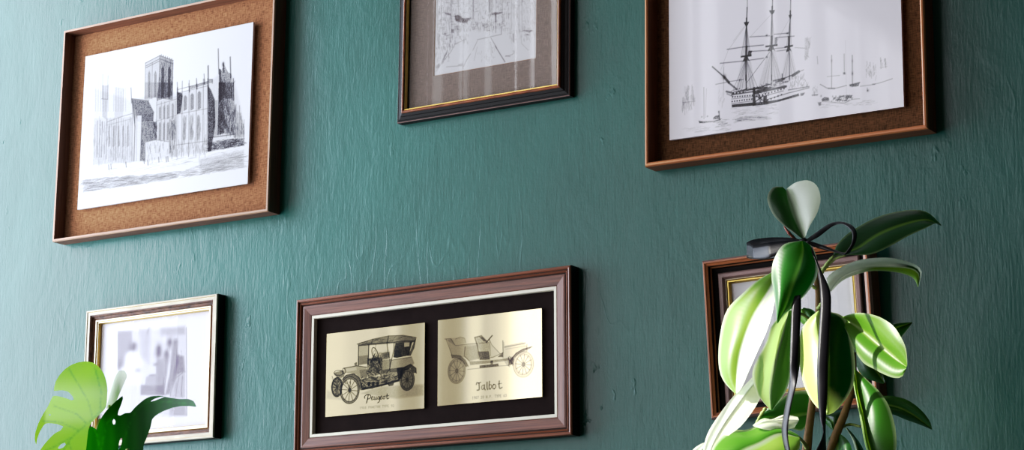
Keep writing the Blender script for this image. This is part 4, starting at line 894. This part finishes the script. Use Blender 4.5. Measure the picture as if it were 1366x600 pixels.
rl([(1102, 556), (1110, 562), (1113, 574)], [(1101, 556), (1100, 563), (1112, 575)], [(1104, 552), (1122, 550), (1118, 566), (1114, 575)], (2.47, 2.46), cl=MID, cr=DARK, dl=.01, dr=.01, rim=MID)
rl([(1070, 412), (1078, 424), (1090, 440)], [(1068, 411), (1067, 428), (1086, 442)], [(1072, 410), (1084, 413), (1094, 424), (1092, 441)], (2.46, 2.47), cl=srgb(110, 156, 60), cr=MID, dl=.01, dr=.01, rim=PALE)
rl([(952, 592), (938, 598), (918, 616)], [(952, 590), (940, 590), (926, 598), (914, 614)], [(953, 596), (946, 606), (930, 618), (918, 618)], (2.40, 2.36), cl=WHITE, cr=LIGHT, dl=-.01, dr=-.01, rim=WHITE, vein=WHITE)

def stem(name, px, rad, mt, root, label=None):
    bm = bmesh.new(); n = 20
    q = smooth_line([p[:2]+(p[2],) for p in px], n)
    rr = [np.interp(i/(n-1), np.linspace(0, 1, len(rad)), rad) for i in range(n)]
    pts = [at(a, b, y)+Vector((.0015*math.sin(3.1*i), 0, 0)) for i, (a, b, y) in enumerate(q)]
    tube(bm, pts, [r*(1+.12*math.sin(5*i)) for i, r in enumerate(rr)], 10)
    o = under(bm_obj(name, bm, M[mt], None, True), root)
    if label: o['label'] = label
    return o
def down(px, py, Y): return (px, py, Y)
stem('stem', [(1072, 322, 2.41), (1083, 345, 2.43), (1090, 372, 2.44), (1092, 430, 2.45), (1088, 490, 2.45), (1084, 536, 2.44), (1078, 580, 2.44), (1074, 640, 2.44), (1070, 800, 2.44), (1071, 1010, 2.44)], [.0032, .005, .0065, .008, .009], 'bark', rp)
stem('stem', [(1138, 470, 2.46), (1139, 500, 2.46), (1133, 536, 2.455), (1122, 562, 2.45), (1112, 590, 2.445), (1096, 650, 2.44), (1078, 800, 2.44), (1076, 1010, 2.44)], [.004, .006, .007, .008], 'bark', rp)
for q in ([(1112, 341, 2.42), (1104, 350, 2.425), (1094, 365, 2.435)], [(1128, 340, 2.42), (1114, 345, 2.425), (1104, 354, 2.43), (1094, 366, 2.435)], [(1106, 388, 2.41), (1099, 400, 2.43), (1091, 412, 2.445)], [(1148, 569, 2.46), (1136, 566, 2.46), (1126, 568, 2.455), (1118, 574, 2.45)],
          [(1034, 362, 2.42), (1060, 372, 2.43), (1089, 384, 2.44)], [(1053, 415, 2.39), (1072, 420, 2.42), (1091, 436, 2.445)], [(1122, 425, 2.41), (1106, 430, 2.43), (1092, 442, 2.445)], [(1066, 583, 2.38), (1072, 590, 2.41), (1077, 598, 2.435)], [(1008, 566, 2.44), (1016, 552, 2.43), (1021, 545, 2.43)]):
    stem('petiole', q, [.0016, .0022], 'greenstem', rp)
stem('bud_sheath', [(1046, 302, 2.40), (1052, 310, 2.40), (1062, 320, 2.41)], [.0008, .0022, .0014], 'sheath', rp, 'reddish bud sheath')
def pot(root, r, h):
    bm = bmesh.new(); lathe(bm, [(r*.72, 0), (r*.95, h*.82), (r*1.04, h*.82), (r*1.06, h), (r*.94, h), (r*.90, h*.86)])
    o = bm_obj('pot', bm, M['pot'], root, True)
    bm = bmesh.new(); lathe(bm, [(r*.70, h*.80), (r*.90, h*.86), (r*.4, h*.885), (.004, h*.9)]); bm_obj('soil', bm, M['soil'], root, True)
pot(rp, .115, .2)

# ---- black satin ribbon tied to the plant
def strip(name, ea, eb, Ya, Yb, root, label=None):
    n, k = 36, 4
    A_, B_ = smooth_line(ea, n), smooth_line(eb, n)
    ya = np.interp(np.linspace(0, 1, n), np.linspace(0, 1, len(Ya)), Ya); yb = np.interp(np.linspace(0, 1, n), np.linspace(0, 1, len(Yb)), Yb)
    v, f = [], []
    for i in range(n):
        for j in range(k+1):
            s = j/k; p = A_[i]*(1-s)+B_[i]*s
            v.append(at(p[0], p[1], ya[i]*(1-s)+yb[i]*s-.0015*math.sin(math.pi*s)))
    for i in range(n-1):
        for j in range(k): f.append((i*(k+1)+j, i*(k+1)+j+1, (i+1)*(k+1)+j+1, (i+1)*(k+1)+j))
    o = mesh_obj(name, v, f, M['satin'], None, smooth=True)
    md = o.modifiers.new('thickness', 'SOLIDIFY'); md.thickness = .0005
    under(o, root)
    if label: o['label'] = label
    return o
kp = at(1072, 322, 2.375)
rb = empty('ribbon', kp); tag(rb, 'black satin ribbon tied in a bow with two long hanging tails', 'ribbon')
strip('loop', [(1070, 320), (1050, 317), (1025, 317), (1004, 320), (996, 324)], [(1068, 325), (1052, 336), (1036, 343), (1018, 345), (998, 343)], [2.375, 2.385, 2.40, 2.41, 2.41], [2.375, 2.375, 2.385, 2.395, 2.405], rb)
strip('loop', [(996, 324), (1000, 324.5), (1003, 327)], [(996, 343.5), (1001, 345), (1004.5, 345.5)], [2.41, 2.398, 2.386], [2.405, 2.392, 2.38], rb, 'folded end of the left loop catching the light')
strip('loop', [(1003, 327), (1020, 324), (1045, 321), (1070, 320)], [(1004.5, 345.5), (1022, 345), (1045, 336), (1068, 325)], [2.386, 2.372, 2.37, 2.372], [2.38, 2.366, 2.366, 2.372], rb)
strip('loop', [(1073, 321), (1090, 309), (1107, 298), (1122, 295.5), (1136, 300), (1143, 310), (1141, 325), (1133, 338)], [(1076, 324), (1093, 315), (1110, 302), (1122, 298.5), (1131, 303), (1137, 312), (1135, 326), (1126, 339)], [2.375, 2.38, 2.39, 2.395, 2.39, 2.375, 2.37, 2.37], [2.37, 2.375, 2.385, 2.39, 2.385, 2.37, 2.365, 2.365], rb)
strip('loop', [(1133, 338), (1120, 336), (1100, 328), (1078, 321)], [(1126, 340), (1108, 335), (1092, 331), (1076, 325)], [2.37, 2.375, 2.375, 2.37], [2.365, 2.372, 2.375, 2.37], rb)
strip('tail', [(1060, 395), (1056, 412), (1055, 445), (1054, 480), (1053.5, 510), (1047, 545), (1043, 577), (1050, 610)], [(1068, 393), (1068.5, 412), (1067, 445), (1067, 480), (1063, 510), (1055, 545), (1051, 578), (1056, 610)], [2.345, 2.335, 2.325, 2.32, 2.325, 2.33, 2.335, 2.33], [2.35, 2.34, 2.33, 2.328, 2.318, 2.322, 2.327, 2.325], rb)
strip('tail', [(1080, 330), (1091, 358), (1094, 387), (1094.5, 411), (1092, 450), (1090, 490), (1091, 530), (1094, 558), (1098, 578), (1086, 606)], [(1083, 330), (1094, 358), (1107, 387), (1108.5, 411), (1107, 450), (1105, 490), (1103.5, 530), (1101.5, 558), (1101, 578), (1102, 606)], [2.37, 2.36, 2.345, 2.335, 2.33, 2.325, 2.325, 2.325, 2.32, 2.31], [2.372, 2.362, 2.35, 2.34, 2.335, 2.33, 2.328, 2.328, 2.325, 2.325], rb)
bm = bmesh.new()
bmesh.ops.create_icosphere(bm, subdivisions=3, radius=1)
for v in bm.verts: v.co = Vector((v.co.x*.006, v.co.y*.005, v.co.z*.0045*(1+.2*math.sin(v.co.x*5))))
bm_obj('knot', bm, M['satin'], rb, True)

# ---- monstera
U = Z(40, 470, 4.617)
mp_ = at(150, 660, 2.32)
mo = empty('monstera_plant', (mp_.x, 2.32, SIDE_TOP)); tag(mo, 'monstera with one bright and one dark split leaf', 'plant')
def flat_leaf(outline, holes, depth, colour, step, label):
    """a split leaf: outline with slits, holes cut through, dense inside points so that it can curve"""
    ring_ = [tuple(p) for p in smooth_poly(outline)]
    hs = [[tuple(p) for p in smooth_poly(h)] for h in holes]
    pts, edges = [], []
    for loop in [ring_]+hs:
        b = len(pts); pts += loop; edges += [(b+i, b+(i+1) % len(loop)) for i in range(len(loop))]
    Pn = np.array(ring_); lo, hi = Pn.min(0), Pn.max(0)
    for x in np.arange(lo[0], hi[0], step):
        for y in np.arange(lo[1], hi[1], step):
            c = (x+rng.uniform(-.3, .3)*step, y+rng.uniform(-.3, .3)*step)
            if inside(Pn, c) and not any(inside(np.array(h), c) for h in hs): pts.append(c)
    vs, _, fs, *_r = geometry.delaunay_2d_cdt([Vector(p) for p in pts], edges, [], 0, 1e-4)
    keep = []
    for f in fs:
        c = sum((np.array(vs[i]) for i in f), np.zeros(2))/len(f)
        if inside(Pn, c) and not any(inside(np.array(h), c) for h in hs): keep.append(tuple(f))
    v3 = [at(p[0], p[1], depth(p[0], p[1])) for p in vs]
    cols = [colour(p[0], p[1]) for p in vs]
    nrm = (v3[keep[0][1]]-v3[keep[0][0]]).cross(v3[keep[0][2]]-v3[keep[0][0]])
    if nrm.y > 0: keep = [f[::-1] for f in keep]
    uvs = [[((vs[i][0]-lo[0])/60, (vs[i][1]-lo[1])/60) for i in f] for f in keep]
    o = mesh_obj('leaf', v3, keep, M['monstera'], None, smooth=True, uvs=uvs)
    ca = o.data.color_attributes.new('tone', 'FLOAT_COLOR', 'POINT'); ca.data.foreach_set('color', np.array(cols, 'f').ravel())
    o['label'] = label
    return under(o, mo)
def smooth_poly(P0):
    P0 = np.array(P0, float); n = len(P0); out = []
    for i in range(n):
        a, b, c, d = P0[i-1], P0[i], P0[(i+1) % n], P0[(i+2) % n]
        L_ = np.hypot(*(c-b)); k = max(1, int(L_/3))
        for t in np.linspace(0, 1, k, endpoint=False):
            out.append(.5*(2*b+(c-a)*t+(2*a-5*b+4*c-d)*t*t+(3*b-a-3*c+d)*t**3)*.6+.4*(b+(c-b)*t))
    return out
def veins(lines, w):
    segs = [(np.array(a), np.array(b)) for l in lines for a, b in zip(l, l[1:])]
    def f(x, y):
        p = np.array([x, y]); d = 1e9
        for a, b in segs:
            v = b-a; t = min(1, max(0, (p-a)@v/(v@v+1e-9))); d = min(d, np.hypot(*(p-a-t*v)))
        return max(0, 1-d/w)
    return f
vl = veins([U(180, 640, 260, 520, 350, 440, 430, 370, 472, 330), U(350, 440, 290, 380, 150, 330), U(300, 480, 190, 430, 70, 420), U(385, 405, 360, 300, 240, 100), U(430, 370, 440, 250, 400, 90), U(260, 520, 150, 580, 60, 620), U(240, 550, 280, 700)], 1.6)
flat_leaf(U(470, 330, 477, 240, 473, 190, 455, 130, 420, 85, 385, 62, 345, 55, 300, 60, 255, 76, 215, 103, 180, 142, 158, 180, 148, 215, 147, 236, 200, 233, 235, 242, 262, 270, 270, 290, 255, 294, 225, 282, 180, 270, 142, 268, 112, 328, 80, 380, 52, 435, 34, 490, 29, 530, 38, 568, 45, 530, 62, 485, 92, 440, 130, 436, 170, 442, 205, 456, 190, 478, 150, 500, 110, 540, 70, 590, 50, 640, 100, 700, 200, 730, 300, 690, 345, 610, 352, 540, 362, 470, 376, 436, 410, 400, 445, 365),
          [U(172, 588, 190, 565, 214, 556, 222, 566, 205, 585, 180, 594), U(114, 384, 122, 379, 130, 384, 122, 388)],
          lambda x, y: 2.28-.06*max(0, (x-60)/90)+.00003*(y-540)**2,
          lambda x, y: lerp(srgb(138, 194, 36), srgb(92, 156, 28), min(1, vl(x, y)*.8+max(0, (x-118)/80))), 2.0, 'bright yellow-green split leaf')
vd = veins([U(560, 640, 600, 470, 640, 380, 720, 300, 830, 300, 1010, 320), U(540, 370, 470, 440, 440, 600), U(400, 465, 430, 590)], 1.2)
flat_leaf(U(330, 660, 345, 600, 352, 540, 360, 475, 378, 453, 400, 466, 411, 476, 424, 436, 442, 398, 470, 358, 505, 322, 540, 290, 570, 267, 573, 285, 560, 325, 545, 362, 541, 384, 556, 388, 585, 373, 618, 370, 640, 345, 668, 318, 705, 288, 745, 270, 800, 266, 850, 276, 920, 286, 975, 286, 1008, 300, 1024, 334, 985, 330, 930, 331, 875, 342, 820, 362, 775, 388, 753, 412, 744, 455, 732, 490, 715, 535, 700, 570, 690, 640, 600, 720, 420, 720),
          [U(508, 428, 512, 414, 520, 411, 527, 424, 524, 440, 514, 444), U(545, 600, 548, 560, 558, 527, 568, 527, 566, 552, 556, 585), U(742, 302, 770, 284, 800, 275, 828, 273, 800, 284, 765, 298)],
          lambda x, y: 2.22+.05*math.sin((x-110)/55)-.0006*(x-190 if x > 190 else 0)+.0002*(y-560),
          lambda x, y: lerp(srgb(14, 84, 26), srgb(26, 112, 34), min(1, vd(x, y)*.7+.25*math.sin(x*.2)**2)), 2.6, 'dark green deeply split leaf curling to the right')
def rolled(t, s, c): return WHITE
o = leaf('leaf', U(490, 345, 510, 260, 540, 170, 572, 112), U(470, 345, 490, 260, 520, 160, 545, 116, 571, 110), U(510, 345, 545, 270, 580, 190, 598, 145, 585, 115, 573, 110), (2.30, 2.33), None, cl=WHITE, cr=WHITE, rim=WHITE, vein=WHITE, mat='monstera', dl=.06, dr=-.06, label='small leaf whitened for full sun'); under(o, mo)  # sun-blown leaf, its brightness put into the white
for q, r in (([(134, 560, 2.27), (120, 620, 2.31), (136, 700, 2.32), (152, 800, 2.32), (156, 880, 2.32), (152, 1060, 2.32)], [.003, .005, .006]), ([(170, 600, 2.23), (165, 660, 2.28), (158, 760, 2.31), (157, 880, 2.32), (155, 1060, 2.32)], [.003, .005, .006]), ([(146, 540, 2.30), (150, 600, 2.315), (154, 760, 2.32), (157, 880, 2.32), (158, 1060, 2.32)], [.002, .003, .005])):
    stem('stem', q, r, 'greenstem', mo)
pot(mo, .12, .2)

# ---- sideboard the plants stand on
sb = empty('sideboard', (-1.9, 2.45, 0)); tag(sb, 'long dark wooden sideboard under the pictures carrying both plants', 'sideboard')
bm = bmesh.new(); box(bm, -1.35, 1.35, -.22, .26, .12, SIDE_TOP-.03); bm_obj('carcass', bm, M['sideboard'], sb)
bm = bmesh.new(); box(bm, -1.4, 1.4, -.26, .28, SIDE_TOP-.03, SIDE_TOP, .004); bm_obj('top', bm, M['sideboard'], sb)
for k in range(4):
    bm = bmesh.new(); x = -1.33+k*.667; box(bm, x, x+.655, -.24, -.22, .15, SIDE_TOP-.06, .003); d = bm_obj('door', bm, M['sideboard'], sb)
    bm = bmesh.new(); hx = x+(.6 if k % 2 == 0 else .055); box(bm, hx-.008, hx+.008, -.262, -.24, .5, .62, .003); bm_obj('handle', bm, M['gold'], d)
for sx in (-1.28, 1.28):
    for sy in (-.17, .2):
        bm = bmesh.new(); box(bm, sx-.03, sx+.03, sy-.03, sy+.03, 0, .12); bm_obj('leg', bm, M['sideboard'], sb)

# ------------------------------------------------------------------ light
def area(name, loc, rot, sx, sy, power, col=(1, 1, 1)):
    l = bpy.data.lights.new(name, 'AREA'); l.shape = 'RECTANGLE'; l.size = sx; l.size_y = sy; l.energy = power; l.color = col
    o = bpy.data.objects.new(name, l); COL.objects.link(o); o.location = loc; o.rotation_euler = rot
    return o
# daylight outside the window
zc = (WZ0+WZ1)/2
area('daylight', (WX-.3, 2.05, 1.85), (0, -math.pi/2, 0), 2.8, 1.5, 315, (.79, .87, 1.0))
area('daylight', (WX-.3, .43, zc), (0, -math.pi/2, 0), WZ1-WZ0+.4, 1.66, 105, (.92, .96, 1.0))
area('daylight', (WX-.3, -2.5, zc), (0, -math.pi/2, 0), WZ1-WZ0+.4, 4.2, 560, (.95, .95, 1.0))
def spot(name, frm, to, power, ang, size, col=(1, .96, .88)):
    l = bpy.data.lights.new(name, 'SPOT'); l.energy = power; l.spot_size = ang; l.spot_blend = .25; l.shadow_soft_size = size; l.color = col
    o = bpy.data.objects.new(name, l); COL.objects.link(o); o.location = frm
    o.rotation_euler = (Vector(to)-Vector(frm)).to_track_quat('-Z', 'Y').to_euler()
    return o
spot('sunbeam', (-3.35, .7, 3.3), at(995, 530, 2.4), 2600, R(4.6), .02)
spot('sunbeam', (-3.3, .75, 3.3), at(1168, 500, 2.4), 2200, R(3.3), .02)
w = bpy.data.worlds.new('world'); S.world = w; w.use_nodes = True
bg = w.node_tree.nodes['Background']; bg.inputs[0].default_value = (.75, .85, 1, 1); bg.inputs[1].default_value = .03
S.view_settings.view_transform = 'Standard'; S.view_settings.look = 'None'; S.view_settings.exposure = -.95
S.view_settings.use_curve_mapping = True
cm = S.view_settings.curve_mapping; cv = cm.curves[3]
cv.points.new(.2, .165); cv.points.new(.72, .77); cm.update()
S.cycles.use_denoising = True; S.cycles.max_bounces = 6; S.cycles.transparent_max_bounces = 12
